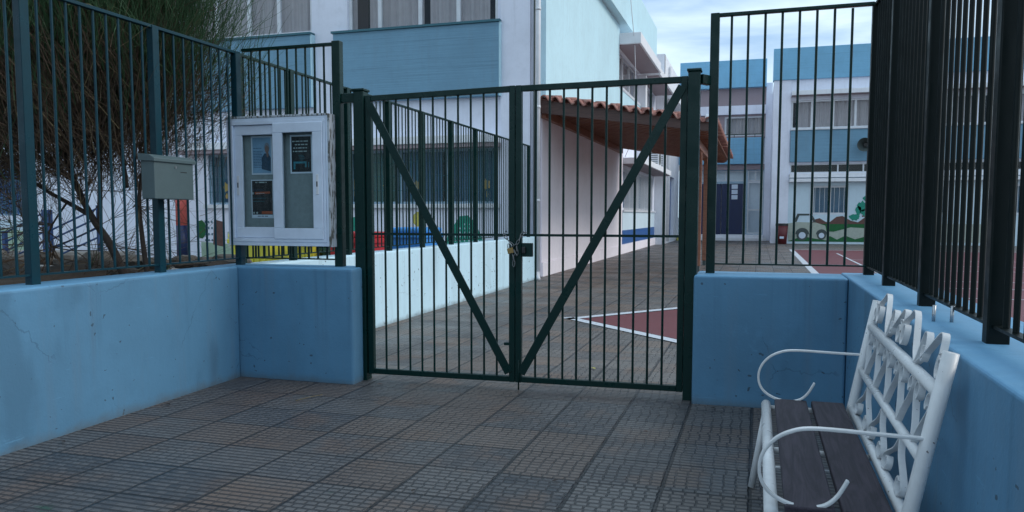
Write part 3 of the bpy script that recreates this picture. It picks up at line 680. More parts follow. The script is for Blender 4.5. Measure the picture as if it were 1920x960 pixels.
MB().fbox(FR, -12.7, -4.98, 2.66, 2.738, .001, .34).build('ledge_soffit', 'brownsoffit', B)
MB().fbox(FR, -21, -17.55, 2.72, 2.86, .001, .3).build('ledge', 'offwhite', B)
MB().fbox(FR, -12.2, -5.0, 1.43, 1.52, .001, .10).build('window_sill', 'white', B, bevel=.01)
for k, (a, c) in enumerate(((-12.1, -9.6), (-9.55, -7.35), (-7.3, -5.06))):
    w = window(B, FR, a, c, 1.52, 2.66, [a+(c-a)*.5], ('curtblue', 'curtgreen', 'curtblue')[k], gaps=((a+.9, a+1.15),), frame='greyblue', fw_=.05)
    g = MB()
    for i in range(int((c-a)/.13)): g.tube([(a+.06+i*.13, 15.27, 1.54), (a+.06+i*.13, 15.27, 2.64)], .008, 5, False)
    for zz in (1.8, 2.1, 2.4): g.fbox(FR, a, c, zz, zz+.012, .024, .034)
    g.build('window_grille', 'sillteal', B)
    b = MB()
    for i in range(3):
        u = a+.35+i*(c-a-.5)/2.2; z = 1.92+.03*(i % 2)
        b.poly(shift(FR, -.165), [(u+(.09 if j % 2 else .055)*math.cos(j*math.pi/5), z+(.13 if j % 2 else .08)*math.sin(j*math.pi/5)) for j in range(10)], 0, .004)
        b.poly(shift(FR, -.165), ell(u+.01, z-.2, .035, .07, 8), 0, .004)
    b.build('golden_flower', 'gold', w)
window(B, FR, *gw0, [-19.3], 'curtblue', frame='greyblue', fw_=.05)
g = MB()
for i in range(26): g.tube([(-20.95+.13*i, 15.27, 1.27), (-20.95+.13*i, 15.27, 2.65)], .01, 5, False)
for zz in (1.5, 1.75, 2.0, 2.25, 2.5): g.fbox(FR, -21, -17.6, zz, zz+.014, .022, .036)
g.build('window_grille', 'deepblue', B)
# murals on the low front wall
def mural(parent, name, mat, fr, pts, n=.003): return MB().poly(fr, pts, n, n+.002).build(name, mat, parent)
mural(B, 'mural_field', 'mlgreen', FR, [(-12.35, .2), (-9.4, .2), (-9.4, .62), (-10.6, .72), (-11.3, .60), (-12.35, .66)], .002)
mural(B, 'mural_block', 'mbrown', FR, [(-12.02, .60), (-11.72, .55), (-11.70, 1.12), (-11.98, 1.18)], .005)
mural(B, 'mural_tree', 'mgreen2', FR, ell(-12.34, .95, .14, .22, 9), .005)
mural(B, 'mural_house', 'mcream', FR, [(-11.62, .52), (-11.1, .52), (-11.1, .9), (-11.62, .9)], .005)
b = MB()
for i in range(4):
    for j in range(3): b.poly(FR, ell(-12.22+.09*j, .70+.14*i, .022, .03, 6), .007, .009); b.poly(FR, ell(-11.55+.12*j, .62+.14*i, .022, .03, 6), .008, .010)
b.build('mural_dots', 'sillteal', B)
mural(B, 'mural_field', 'mlgreen', FR, [(-21, .25), (-17.3, .25), (-17.3, .80), (-18.2, .95), (-21, .8)], .002)
mural(B, 'mural_hill', 'teal', FR, [(-21, .8), (-18.2, .96), (-17.4, .82), (-17.4, 1.15), (-21, 1.15)], .004)
bush = [(-.36, -.60), (.38, -.60), (.44, -.35), (.33, -.1), (.22, .16), (.05, .3), (-.14, .28), (-.25, .1), (-.38, -.05), (-.44, -.3)]
mural(B, 'mural_bush', 'mgreen', FR, [(-5.78+a, .98+c) for a, c in bush], .004)
b = MB()
for i in range(6):
    for j in range(8):
        if abs(i-2.5)/3+max(0, j-4)/5 < 1: b.poly(FR, ell(-6.0+.1*i, .5+.085*j, .014, .022, 5), .007, .008)
b.build('mural_dots', 'teal', B)
mural(B, 'mural_bush', 'mgreen', FR, [(-8.3+a*1.1, .95+c) for a, c in bush], .004)
mural(B, 'mural_sun', 'myellow', FR, ell(-6.85, 1.2, .12, .16, 10), .004)
mural(B, 'mural_field', 'mlgreen', FR, [(-7.6, .2), (-4.6, .2), (-4.6, .78), (-5.6, .72), (-7.6, .74)], .0025)
# side wall towards the courtyard
SR = SIDE(-4.3)
lw = (26.3, 33.9, 1.42, 2.85); uw1 = (24.9, 29.1, 5.35, 6.5); uw2 = (29.9, 34.0, 5.35, 6.4)
holed(SR, 15.602, 34.7, 0, 7.05, [lw, uw1, uw2], .3).build('side_wall', 'facade', B)
MB().box(-22, -4.62, 15.62, 34.7, 7.06, 7.25).build('roof_slab', 'brownsoffit', B)
MB().box(-22, -4.62, 15.62, 34.7, 3.2, 3.4).build('floor_slab', 'brownsoffit', B)
MB().fbox(SR, 15.75, 25.95, .30, 3.62, .001, .04).build('pink_wall_panel', 'pink', B, bevel=.01)
MB().fbox(SR, 15.75, 34.7, 0, .30, .001, .07).build('plinth', 'pink', B, bevel=.01)
MB().fbox(SR, 15.50, 24.2, 3.66, 7.045, .001, .18).build('pale_blue_wall_box', 'skyblue', B)
MB().fbox(SR, 15.2, 31.4, 7.05, 8.52, -.2, .42).build('parapet', 'skyblue', B, bevel=.01)
MB().box(-22, -4.51, 15.1, 15.299, 7.25, 8.52).build('front_parapet', 'farblue', B)
MB().fbox(SR, 26.1, 34.6, .32, .78, .001, .03).build('blue_base_band', 'deepblue', B)
MB().fbox(SR, 26.1, 34.6, .78, 1.40, .001, .03).build('teal_wall_band', 'teal', B)
MB().fbox(SR, 26.1, 34.6, 1.40, 1.46, .001, .08).build('window_sill', 'white', B)
for a, c in ((26.3, 30.0), (30.1, 33.9)):
    window(B, SR, a, c, 1.46, 2.85, [(a+c)/2], 'curtblue', fw_=.08)
    g = MB()
    for i in range(int((c-a)/.16)): g.tube([(-4.27, a+.1+i*.16, 1.47), (-4.27, a+.1+i*.16, 2.84)], .010, 5, False)
    g.build('window_grille', 'white', B)
h1 = MB().fbox(SR, 24.2, 29.4, 6.47, 6.80, .18, .83).build('window_hood', 'offwhite', B, bevel=.01)
MB().fbox(SR, 24.3, 29.3, 6.45, 6.469, .1, .76).build('hood_soffit', 'brownsoffit', h1)
MB().fbox(SR, 24.2, 29.4, 6.47, 6.8, .0, .179).build('hood_root', 'offwhite', h1)
h2 = MB().fbox(SR, 29.5, 34.6, 6.42, 6.68, .0, .80).build('window_hood', 'offwhite', B, bevel=.01)
MB().fbox(SR, 29.6, 34.5, 6.40, 6.419, .0, .72).build('hood_soffit', 'brownsoffit', h2)
MB().fbox(SR, 29.3, 29.7, 3.4, 6.41, .001, .30).build('pier', 'offwhite', B, bevel=.01)
window(B, SR, *uw1, [26.3, 27.7], 'curt', fw_=.09); window(B, SR, *uw2, [31.2, 32.6], 'curt', fw_=.09)
MB().fbox(SR, 24.25, 29.25, 5.26, 5.35, .001, .12).build('window_sill', 'white', B)
MB().fbox(SR, 24.25, 29.25, 4.2, 5.26, .001, .10).build('sky_panel', 'skyblue', B)
h3 = MB().fbox(SR, 25.98, 34.6, 2.98, 3.18, .001, .72).build('window_hood', 'offwhite', B, bevel=.01)
MB().fbox(SR, 26.1, 34.5, 2.96, 2.979, .0, .66).build('hood_soffit', 'brownsoffit', h3)
# drainpipe on the corner
pp = MB().tube([(-4.20, 15.2, .12), (-4.20, 15.2, 9.2)], .05, 12).build('downpipe', 'tube', B, smooth=True)
b = MB()
for z in (1.55, 3.4, 5.3, 7.0): b.tube([(-4.20, 15.2, z), (-4.20, 15.2, z+.05)], .058, 12)
b.tube([(-4.20, 15.2, .14), (-4.18, 15.14, .05), (-4.13, 15.02, .02)], [.05, .05, .045], 10)
b.build('pipe_collar', 'tube', pp, smooth=True)
MB().box(-4.299, -4.28, 15.22, 15.295, 0, 9.2).build('corner_strip', 'mgrey', B)
MB().fbox(FR, -4.99, -4.37, 0, 9.2, .001, .08).build('corner_pier', 'facade', B, bevel=.008)
# ac units on the low hood
for i, y in enumerate((31.3, 33.0)):
    t = thing('air_conditioner', ('white air conditioner unit on the low window hood, nearer the tiled porch', 'white air conditioner unit on the low window hood, farther from the tiled porch')[i], 'air conditioner', (-3.9, y, 3.18), 'outdoor units on the hood')
    bx('casing', 'white', t, -4.05, -3.68, y-.42, y+.42, 3.19, 3.78, bevel=.015)
    g = MB(); g.tube([(-3.679, y-.1, 3.48), (-3.66, y-.1, 3.48)], .24, 20); g.build('fan_grille', 'mgrey', t)
    g = MB()
    for k in range(6): g.box(-4.0, -3.72, y-.426, y-.4205, 3.28+k*.075, 3.31+k*.075)
    g.build('vent_slats', 'mgrey', t)
cb = MB().tube([(-3.72, 23.2, 9.3), (-3.70, 23.6, 7.6), (-3.68, 24.4, 6.4), (-3.72, 25.0, 5.2), (-3.95, 25.6, 3.6), (-4.2, 26, 3.2)], .012, 6).build('cable', 'tube', smooth=True)
tag(cb, 'thin pale cable hanging down past the upper window hood', 'cable')

# ------------------------------------------------------------------ tiled porch
PC = thing('porch_canopy', 'wooden porch with terracotta tile roof against the pink wall', 'porch', (-2.6, 20, 0))
y0, y1 = 15.55, 25.4; xe, xw, ze, zw = -.90, -4.25, 2.98, 3.55
def rz(x): return ze+(zw-ze)*(x-xe)/(xw-xe)
b = MB()                                    # decking under the tiles
vs = []
for y in (y0+.05, y1-.05):
    for x, dz in ((xe+.02, 0), (xw, 0), (xw, .03), (xe+.02, .03)): vs.append((x, y, rz(x)+dz))
b.add(vs, [(0,1,2,3),(7,6,5,4),(0,4,5,1),(1,5,6,2),(2,6,7,3),(3,7,4,0)]); b.build('roof_deck', 'timber', PC)
# tiles: barrel profile running down the slope
b = MB(); pitch = .235; ncol = int((y1-y0+.1)/pitch); prof = 12
nrow = 9
for c in range(ncol):
    yc = y0-.02+pitch*(c+.5)
    for rix in range(nrow):
        xa = xw+(xe+.10-xw)*rix/nrow; xb = xw+(xe+.10-xw)*(rix+1)/nrow+.05
        k = len(b.v); jit = random.uniform(-.012, .012)
        for x, lift in ((xa, .035), (xb, .07)):
            for j in range(prof+1):
                t = j/prof; yy = yc-pitch/2+pitch*t
                h = .052*math.cos((t-.5)*2*math.pi)+jit
                b.v.append(V((x, yy, rz(min(x, xe))+(-(x-xe)*.17 if x > xe else 0)+lift+.055+h)))
        for j in range(prof): b.f.append((k+j, k+j+1, k+prof+2+j, k+prof+1+j))
tl = b.build('roof_tiles', 'tile', PC, smooth=True)
sm = tl.modifiers.new('thick', 'SOLIDIFY'); sm.thickness = .014; sm.offset = -1
# verge: short barrel tiles lying along the gable edge, seen as a scalloped border
b = MB()
n = 15
for i in range(n):
    xa = xw+.05+(xe+.10-xw)*i/n; w = (xe+.06-xw)/n
    k = len(b.v)
    for y, lift in ((y0-.14, -.01), (y0+.16, .03)):
        for j in range(9):
            t = j/8; x = xa-w/2+w*1.06*t+w/2; h = .062*math.sin(t*math.pi*2)
            b.v.append(V((x, y, rz(x)+.10+h*.85+lift+random.uniform(-.006, .006))))
    for j in range(8): b.f.append((k+j, k+9+j, k+10+j, k+j+1))
vt = b.build('verge_tiles', 'tile', PC, smooth=True); sm = vt.modifiers.new('thick', 'SOLIDIFY'); sm.thickness = .022
b = MB(); k = 0
for i in range(11):
    x = xw+.2+(xe-xw-.3)*i/10
    b.tube([(x, y0+.12, rz(x)+.13), (x+.22, y0+.12, rz(x+.22)+.17)], [.07, .055], 10)
b.build('verge_ridge_tiles', 'tile', PC, smooth=True)
MB().tube([(xe-.08, y0+.06, rz(xe)+.15), (xe+.10, y0+.04, rz(xe)+.13)], [.09, .10], 12).build('corner_mortar', 'offwhite', PC, smooth=True)
b = MB(); b.add([(xw, y0-.04, rz(xw)+.06), (xe+.0, y0-.04, rz(xe)+.05), (xe+.0, y0-.04, rz(xe)-.10), (xw, y0-.04, rz(xw)-.20), (xw, y0, rz(xw)+.06), (xe+.0, y0, rz(xe)+.05), (xe+.0, y0, rz(xe)-.10), (xw, y0, rz(xw)-.20)],
    [(0,1,2,3),(7,6,5,4),(0,4,5,1),(1,5,6,2),(2,6,7,3),(3,7,4,0)]); b.build('verge_board', 'timberdark', PC)
nr = 26
for i in range(nr):
    y = y0+.18+(y1-y0-.3)*i/(nr-1)
    b = MB(); xs = [xw+.02, -2.6, -1.3, -1.05, -.93]; 
    vs = []
    for x, d in ((xw+.02, .12), (-1.15, .12), (-1.02, .10), (-.93, .04)):
        for yy in (y-.035, y+.035): vs += [V((x, yy, rz(x)-.002)), V((x, yy, rz(x)-d))]
    fs = []
    for q in range(3):
        k = q*4; fs += [(k, k+4, k+5, k+1), (k+2, k+3, k+7, k+6), (k+1, k+5, k+7, k+3), (k, k+2, k+6, k+4)]
    fs += [(0, 1, 3, 2), (12, 14, 15, 13)]
    b.add(vs, fs).build('rafter', 'timber', PC)
MB().box(-1.345, -1.215, y0+.1, y1-.1, 2.73, 2.915).build('eave_beam', 'timberlight', PC, bevel=.008)
MB().box(-4.25, -4.15, y0+.1, y1-.1, 3.26, 3.42).build('wall_plate', 'timber', PC, bevel=.005)
for y in (16.15, 18.52, 20.85, 23.4):
    p = MB().box(-1.335, -1.225, y-.055, y+.055, .12, 2.73).build('post', 'timber', PC, bevel=.008)
    bx('post_shoe', 'mgrey', p, -1.32, -1.24, y-.045, y+.045, 0, .12)
    b = MB()
    for sg in (-1, 1):
        fr = SIDE(-1.28); b.poly((V((-1.28, y, 0)), V((0, sg, 0)), V((1, 0, 0))), [(.055, 2.45), (.075, 2.47), (.10, 2.56), (.15, 2.64), (.24, 2.68), (.30, 2.73), (.055, 2.73)], -.04, .04)
    b.build('corbel', 'timberlight', p)

# ------------------------------------------------------------------ far buildings
N1 = thing('annex_building', 'white annex behind the porch with a dark blue side door', 'building', (-3.9, 38, 0))
holed(SIDE(-3.95), 34.75, 41.9, 0, 8.2, [(37.2, 39.6, 0.25, 3.1)], .3).build('side_wall', 'offwhite', N1)
MB().box(-12, -3.95, 34.72, 34.98, 0, 8.2).build('front_wall', 'offwhite', N1)
MB().box(-12, -4.26, 34.99, 41.9, 7.9, 8.1).build('roof', 'greyblue', N1)
MB().fbox(SIDE(-4.1), 37.2, 39.6, .25, 3.1, -.05, 0).build('door', 'deepblue', N1)
MB().tube([(-3.86, 36.2, .1), (-3.86, 36.2, 7.9)], .07, 10).build('downpipe', 'tube', N1, smooth=True)
MB().fbox(SIDE(-3.949), 34.9, 41.8, 6.3, 6.6, 0, .5).build('cornice', 'offwhite', N1, bevel=.01)

N2 = thing('entrance_building', 'recessed school entrance block with navy doors and light blue parapet', 'building', (-1.6, 42, 0))
F2 = FRONT(42)
MB().fbox(F2, -3.94, .30, 7.70, 9.06, -.3, .35).build('parapet', 'farblue', N2, bevel=.01)
MB().fbox(F2, -3.94, .30, 6.82, 7.70, -.3, 0).build('recessed_band', 'brownsoffit', N2)
MB().fbox(F2, -3.94, .30, 6.38, 6.82, -.3, .2).build('lintel', 'facade', N2)
holed(F2, -3.94, .30, 5.22, 6.38, [(-3.5, -2.0, 5.3, 6.3), (-1.7, .22, 5.3, 6.3)], .3).build('upper_wall', 'brownsoffit', N2)
window(N2, F2, -3.5, -2.0, 5.3, 6.3, [-2.75], 'curt', fw_=.09); window(N2, F2, -1.7, .22, 5.3, 6.3, [-1.45, -.62], 'curt', fw_=.09)
MB().fbox(F2, -3.94, .12, 3.88, 5.2, -.3, .30).build('balcony_panel', 'farblue', N2, bevel=.01)
b = MB(); b.tube([(-3.9, 41.72, 5.36), (.1, 41.72, 5.36)], .03, 6)
for x in (-3.2, -2.2, -1.2, -.2): b.tube([(x, 41.72, 5.2), (x, 41.72, 5.36)], .02, 6)
b.build('balcony_rail', 'mgrey', N2)
MB().fbox(F2, -3.94, .30, 3.60, 3.87, -.3, .1).build('door_lintel', 'brownsoffit', N2)
holed(F2, -3.94, .30, 0, 3.6, [(-3.6, -.62, .3, 3.55), (-.5, .27, .34, 3.55)], .3).build('entrance_wall', 'greyblue', N2)
fr2 = shift(F2, -.12)
for a, c in ((-3.5, -2.85), (-2.8, -1.80)): MB().fbox(fr2, a, c, .3, 2.9, 0, .05).build('door', 'navy', N2, bevel=.01)
dr = MB().fbox(fr2, -1.76, -.72, .3, 2.9, 0, .05).build('door', 'navy', N2, bevel=.01)
b = MB()
for i in range(3): b.fbox(fr2, -1.28, -.98, 2.1+i*.27, 2.32+i*.27, .051, .056)
b.build('notice_sheets', 'paper', dr)
MB().fbox(fr2, -3.6, -.62, 2.9, 3.02, .0, .08).build('transom_bar', 'greyblue', N2)
window(N2, shift(F2, -.05), -3.6, -.62, 3.02, 3.55, [-2.6, -1.6], None, fw_=.05)
w = window(N2, F2, -.5, .27, .34, 3.0, [], None, fw_=.07)
MB().fbox(F2, -.43, .2, 1.52, 1.60, -.11, -.05).build('cross_bar', 'white', w)
w = window(N2, F2, -.5, .27, 3.02, 3.55, [-.12], None, fw_=.05)
MB().box(-3.9, .30, 41.55, 41.99, 0, .30).build('step', 'offwhite', N2, bevel=.015)
MB().box(-3.9, .45, 41.20, 41.548, 0, .15).build('step', 'offwhite', N2, bevel=.015)
bx('yellow_step_edge', 'myellow', N2, -3.9, -2.9, 40.85, 41.19, 0, .14)

N3 = thing('classroom_building', 'white and blue two storey classroom block behind the red court', 'building', (6, 38, 0))
F3 = FRONT(38)
MB().fbox(F3, .55, 13, 7.36, 8.76, -.5, .12).build('parapet', 'farblue', N3, bevel=.012)
MB().box(.60, 1.34, 37.95, 42.3, 0, 7.36).build('corner_pier', 'facade', N3, bevel=.012)
uw = [(1.36, 4.9, 5.16, 6.44), (5.2, 8.7, 5.16, 6.44), (9.0, 12.6, 5.16, 6.44)]; sw_ = [(1.38, 12.6, 3.19, 3.60)]
lw3 = [(2.34, 3.86, 1.32, 2.62), (6.2, 7.9, 1.32, 2.62), (9.4, 11.1, 1.32, 2.62)]
holed(F3, 1.341, 13, 3.12, 7.36, uw+sw_, .3).build('upper_wall', 'facade', N3)
holed(F3, 1.341, 13, 0, 3.12, lw3, .3).build('lower_wall', 'teal', N3)
MB().fbox(F3, 1.36, 13, 6.62, 6.82, .001, .45).build('window_hood', 'offwhite', N3, bevel=.01)
MB().fbox(F3, 1.36, 13, 6.60, 6.62, .001, .40).build('hood_soffit', 'brownsoffit', N3)
MB().fbox(F3, 1.36, 13, 2.98, 3.16, .001, .18).build('cornice', 'offwhite', N3, bevel=.01)
MB().fbox(F3, 1.36, 13, 2.78, 2.93, .001, .32).build('cornice', 'offwhite', N3, bevel=.01)
MB().fbox(F3, 1.36, 13, 3.68, 5.10, .001, .14).build('spandrel_panel', 'panel', N3, bevel=.01)
MB().fbox(F3, 1.36, 13, 5.10, 5.16, .001, .2).build('window_sill', 'white', N3)
for (a, c, p, q) in uw: window(N3, F3, a, c, p, q, [a+(c-a)*.25, a+(c-a)*.5, a+(c-a)*.76], 'curt', fw_=.08, gaps=((a+.1, a+.25),))
window(N3, F3, *sw_[0], [2.35, 3.4, 4.45, 5.5, 6.5, 7.5, 8.5, 9.6, 10.7, 11.7], None, fw_=.05)
for (a, c, p, q) in lw3:
    w = window(N3, F3, a, c, p, q, [(a+c)/2], 'curtblue', fw_=.09); g = MB()
    for i in range(9): g.fbox(F3, a-.08+(c-a+.1)*i/8, a-.065+(c-a+.1)*i/8, p-.05, q+.05, .02, .035)
    g.build('window_grille', 'white', N3)
MB().box(1.36, 13, 38.31, 42.3, 7.1, 7.3).build('roof', 'greyblue', N3)
MB().box(1.36, 13, 42.31, 42.5, 0, 7.3).build('rear_wall', 'facade', N3)
MB().box(13.01, 13.2, 38, 42.3, 0, 7.3).build('end_wall', 'facade', N3)
MB().box(-22, -4.62, 34.71, 34.9, 0, 7.2).build('rear_wall', 'facade', B) if False else None
# mural on the lower wall
Mu = lambda nm, mt, pts, n: mural(N3, nm, mt, F3, pts, n)
Mu('mural_field', 'mcream', [(1.36, .12), (9.5, .12), (9.5, .92), (1.36, .92)], .002)
Mu('mural_meadow', 'mgreen2', [(2.7, .58), (3.3, .55), (4.0, .75), (5.0, .70), (6.0, .62), (6.0, .95), (2.55, .95)], .005)
Mu('mural_hills', 'mbrown', [(2.35, .92), (2.5, 1.1), (2.7, 1.16), (2.95, 1.0), (3.1, .96), (3.4, 1.22), (3.65, 1.26), (4.0, 1.05), (4.3, .98), (4.6, 1.22), (4.9, 1.0), (5.2, 1.24), (5.6, 1.0), (6.2, 1.2), (6.8, .95), (6.8, .9), (2.35, .9)], .007)
Mu('mural_hedge', 'mgreen2', [(1.36, .10), (2.0, .34), (2.6, .22), (3.0, .16), (3.15, .36), (3.45, .20), (3.8, .38), (4.2, .22), (4.6, .34), (5.0, .25), (5.4, .55), (5.9, .72), (6.3, .40), (7.0, .2), (7.0, .10)], .009)
Mu('mural_car_body', 'mcream', [(1.36, .36), (1.36, .92), (1.75, .98), (2.55, .96), (2.95, .82), (3.02, .50), (2.95, .38)], .011)
Mu('mural_car_roof', 'mgrey', [(1.60, .98), (1.75, 1.36), (2.35, 1.36), (2.5, 1.1), (2.55, .98), (2.45, .98), (2.28, 1.28), (1.84, 1.28), (1.72, .98)], .013)
for cx, r_ in ((1.98, .30), (2.80, .24)):
    Mu('mural_wheel_arch', 'mgrey', [(cx+r_*math.cos(t*math.pi/8), .42+r_*math.sin(t*math.pi/8)) for t in range(9)], .0135)
    Mu('mural_tyre', 'mgrey', ell(cx, .38, r_*.8, r_*.8, 18), .0155); Mu('mural_wheel', 'paper', ell(cx, .38, r_*.5, r_*.5, 14), .0177)
b = MB()
tr = [(5.25, .12), (5.2, .7), (5.12, 1.1), (4.95, 1.5), (4.75, 1.8)]
for pa in (tr, [(5.12, 1.1), (4.8, 1.28), (4.45, 1.25)], [(4.95, 1.5), (4.75, 1.62), (4.5, 1.6)], [(5.15, .9), (5.4, 1.3), (5.7, 1.5)]):
    for p, q in zip(pa, pa[1:]):
        d = V((q[0]-p[0], q[1]-p[1], 0)).normalized(); w_ = .045
        b.poly(F3, [(p[0]-d.y*w_, p[1]+d.x*w_), (p[0]+d.y*w_, p[1]-d.x*w_), (q[0]+d.y*w_*.7, q[1]-d.x*w_*.7), (q[0]-d.y*w_*.7, q[1]+d.x*w_*.7)], .011, .013)
b.build('mural_tree_branches', 'mbrown', N3)
b = MB()
for cx, cz, a_, c_ in ((4.72, 2.02, .24, .16), (5.05, 1.95, .2, .16), (4.45, 1.68, .2, .22), (4.62, 1.42, .24, .16), (4.15, 1.20, .22, .14), (4.3, 1.5, .12, .2), (5.5, 1.7, .3, .22), (5.8, 1.45, .25, .2)):
    b.poly(F3, [(cx+a_*(1+.18*math.sin(i*5+cx))*math.cos(i*math.pi/8), cz+c_*(1+.2*math.cos(i*3+cz*4))*math.sin(i*math.pi/8)) for i in range(16)], .0145, .016)
b.build('mural_tree_crown', 'mgreen', N3)
MB().box(.302, .598, 41.9, 42.3, 0, 7.9).build('side_pier', 'facade', N2)
MB().box(-3.94, .3, 42.31, 46, 0, 6.3).build('rear_wall', 'facade', N2)
# loudspeaker
t = thing('loudspeaker', 'dark round horn loudspeaker on the blue panel of the far classroom block', 'loudspeaker', (4.48, 37.7, 4.36))
MB().tube([(4.48, 37.84, 4.36), (4.44, 37.62, 4.36), (4.38, 37.36, 4.35)], [.08, .12, .30], 18, False).build('horn', 'mgrey', t, smooth=True)
MB().tube([(4.47, 37.74, 4.36), (4.46, 37.60, 4.36)], .09, 12).build('driver', 'black', t)
# litter bin by the far wall
t = thing('litter_bin', 'dark red tapered litter bin with black rim by the white pier', 'bin', (1.05, 37.4, 0))
MB().tube([(1.08, 37.45, 0), (1.08, 37.45, .82)], [.22, .27], 16).build('body', 'darkred', t, smooth=True)
MB().tube([(1.08, 37.45, .82), (1.08, 37.45, .92)], [.28, .27], 16).build('rim', 'black', t)
bx('sticker', 'paper', t, .99, 1.17, 37.205, 37.212, .24, .34)
# right side: plant with branches outside the court, seen behind the last fence bars
# ------------------------------------------------------------------ yard objects
def crate(label, mat, x, y, w, d, h, lid=True, grp='coloured plastic bins in the yard'):
    t = thing('plastic_bin', label, 'bin', (x, y, .2), grp)
    MB().add([(x-w*.46, y-d*.46, .2), (x+w*.46, y-d*.46, .2), (x+w*.46, y+d*.46, .2), (x-w*.46, y+d*.46, .2), (x-w/2, y-d/2, .2+h), (x+w/2, y-d/2, .2+h), (x+w/2, y+d/2, .2+h), (x-w/2, y+d/2, .2+h)],
        [(0,3,2,1),(4,5,6,7),(0,1,5,4),(1,2,6,5),(2,3,7,6),(3,0,4,7)]).build('body', mat, t, bevel=.015)
    b = MB()
    for i in range(6):
        xx = x-w*.38+w*.76*i/5; b.box(xx-.012, xx+.012, y-d/2-.012, y-d*.45, .2+h*.35, .2+h*.86)
    b.build('ribs', mat, t)
    MB().box(x-w/2-.02, x+w/2+.02, y-d/2-.03, y+d/2+.02, .2+h+.002, .2+h+.08).build('lid', mat, t, bevel=.025)
    MB().box(x-w/2-.03, x+w/2+.03, y-d/2-.04, y+d/2+.03, .2+h-.07, .2+h-.001).build('rim', mat, t, bevel=.012)
    return t
crate('olive yellow plastic bin under the notice board, the left one', 'yellow', -7.02, 10.0, .66, .55, .74)
crate('bright yellow plastic bin under the notice board, the right one', 'yellow', -6.2, 10.05, .36, .5, .72)
crate('dark green plastic bin standing between the yellow and the red one', 'greenpl', -5.72, 10.2, .52, .5, .62)
crate('red plastic bin behind the left gate post', 'red', -5.16, 9.6, .66, .5, .78)
crate('blue plastic bin right of the red one behind the inner fence', 'bluepl', -4.95, 10.9, .62, .6, .82)
# coloured pillar and stair rails
t = thing('pillar', 'round pillar painted coral above and navy below near the mural', 'pillar', (-12.6, 14.6, .2))
MB().tube([(-12.3, 14.6, .2), (-12.3, 14.6, 1.05)], .12, 14).build('navy_base', 'navy', t, smooth=True)
MB().tube([(-12.3, 14.6, 1.05), (-12.3, 14.6, 2.15)], .12, 14).build('coral_shaft', 'coral', t, smooth=True)
tag(MB().box(-17.2, -14.2, 14.4, 15.25, .2, .42).build('concrete_landing', 'beige', bevel=.02), 'low beige concrete landing below the blue hand rails', 'landing')
t = thing('stair_railing', 'blue metal stair railing on the beige landing behind the bush', 'railing', (-15.5, 14.3, .2))
for x, z in ((-17.15, .85), (-15.9, 1.35), (-15.75, 1.35), (-14.3, 1.45)): MB().box(x-.045, x+.045, 14.25, 14.34, .2, z+.05).build('post', 'railblue', t)
for dz in (0, -.22, -.44, -.66):
    MB().tube([(-17.15, 14.3, .85+dz+(.0)), (-15.8, 14.3, 1.38+dz)], .022, 6).build('rail', 'railblue', t)
    MB().tube([(-15.8, 14.3, .80+dz+.1), (-14.3, 14.3, 1.45+dz)], .022, 6).build('rail', 'railblue', t)
# stones edging the planter
def rock(x, y, z, s, sd_):
    r_ = random.Random(sd_); b = MB(); n, k = 8, 5; 
    b.v.append(V((x, y, z-s*.5)))
    for i in range(1, k):
        ph = math.pi*i/k
        for j in range(n):
            th = 2*math.pi*j/n; q = s*(1+r_.uniform(-.22, .22)); b.v.append(V((x+q*math.sin(ph)*math.cos(th)*1.35, y+q*math.sin(ph)*math.sin(th), z-math.cos(ph)*s*.6*(1+r_.uniform(-.2, .2)))))
    b.v.append(V((x, y, z+s*.55))); top = len(b.v)-1
    for j in range(n): b.f.append((0, 1+(j+1)%n, 1+j)); b.f.append((top, 1+(k-2)*n+j, 1+(k-2)*n+(j+1)%n))
    for i in range(k-2):
        for j in range(n): a = 1+i*n+j; c = 1+i*n+(j+1)%n; b.f.append((a, c, c+n, a+n))
    return b
place_words = ['below the coral and navy pillar', 'just left of the pillar', 'behind the mailbox post', 'right of the bush trunks', 'directly behind the bush trunks', 'left of the bush trunks', 'under the blue stair railing', 'in front of the beige landing', 'beside the second left fence post', 'at the left edge of the photo', 'nearest the notice board post', 'between notice board post and pillar']
xs_ = [-5.0, -5.3, -5.62, -5.95, -6.3, -6.62, -6.95, -7.35, -7.75, -8.2, -4.45, -4.72]
for i, x in enumerate(xs_):
    b = rock(x, 5.93+random.uniform(-.05, .05), .84+random.uniform(-.02, .02), random.uniform(.11, .17), i)
    tag(b.build('edging_stone', 'stone', smooth=False), 'rough grey edging stone of the planter, '+place_words[i], 'stone', 'stones edging the planter')
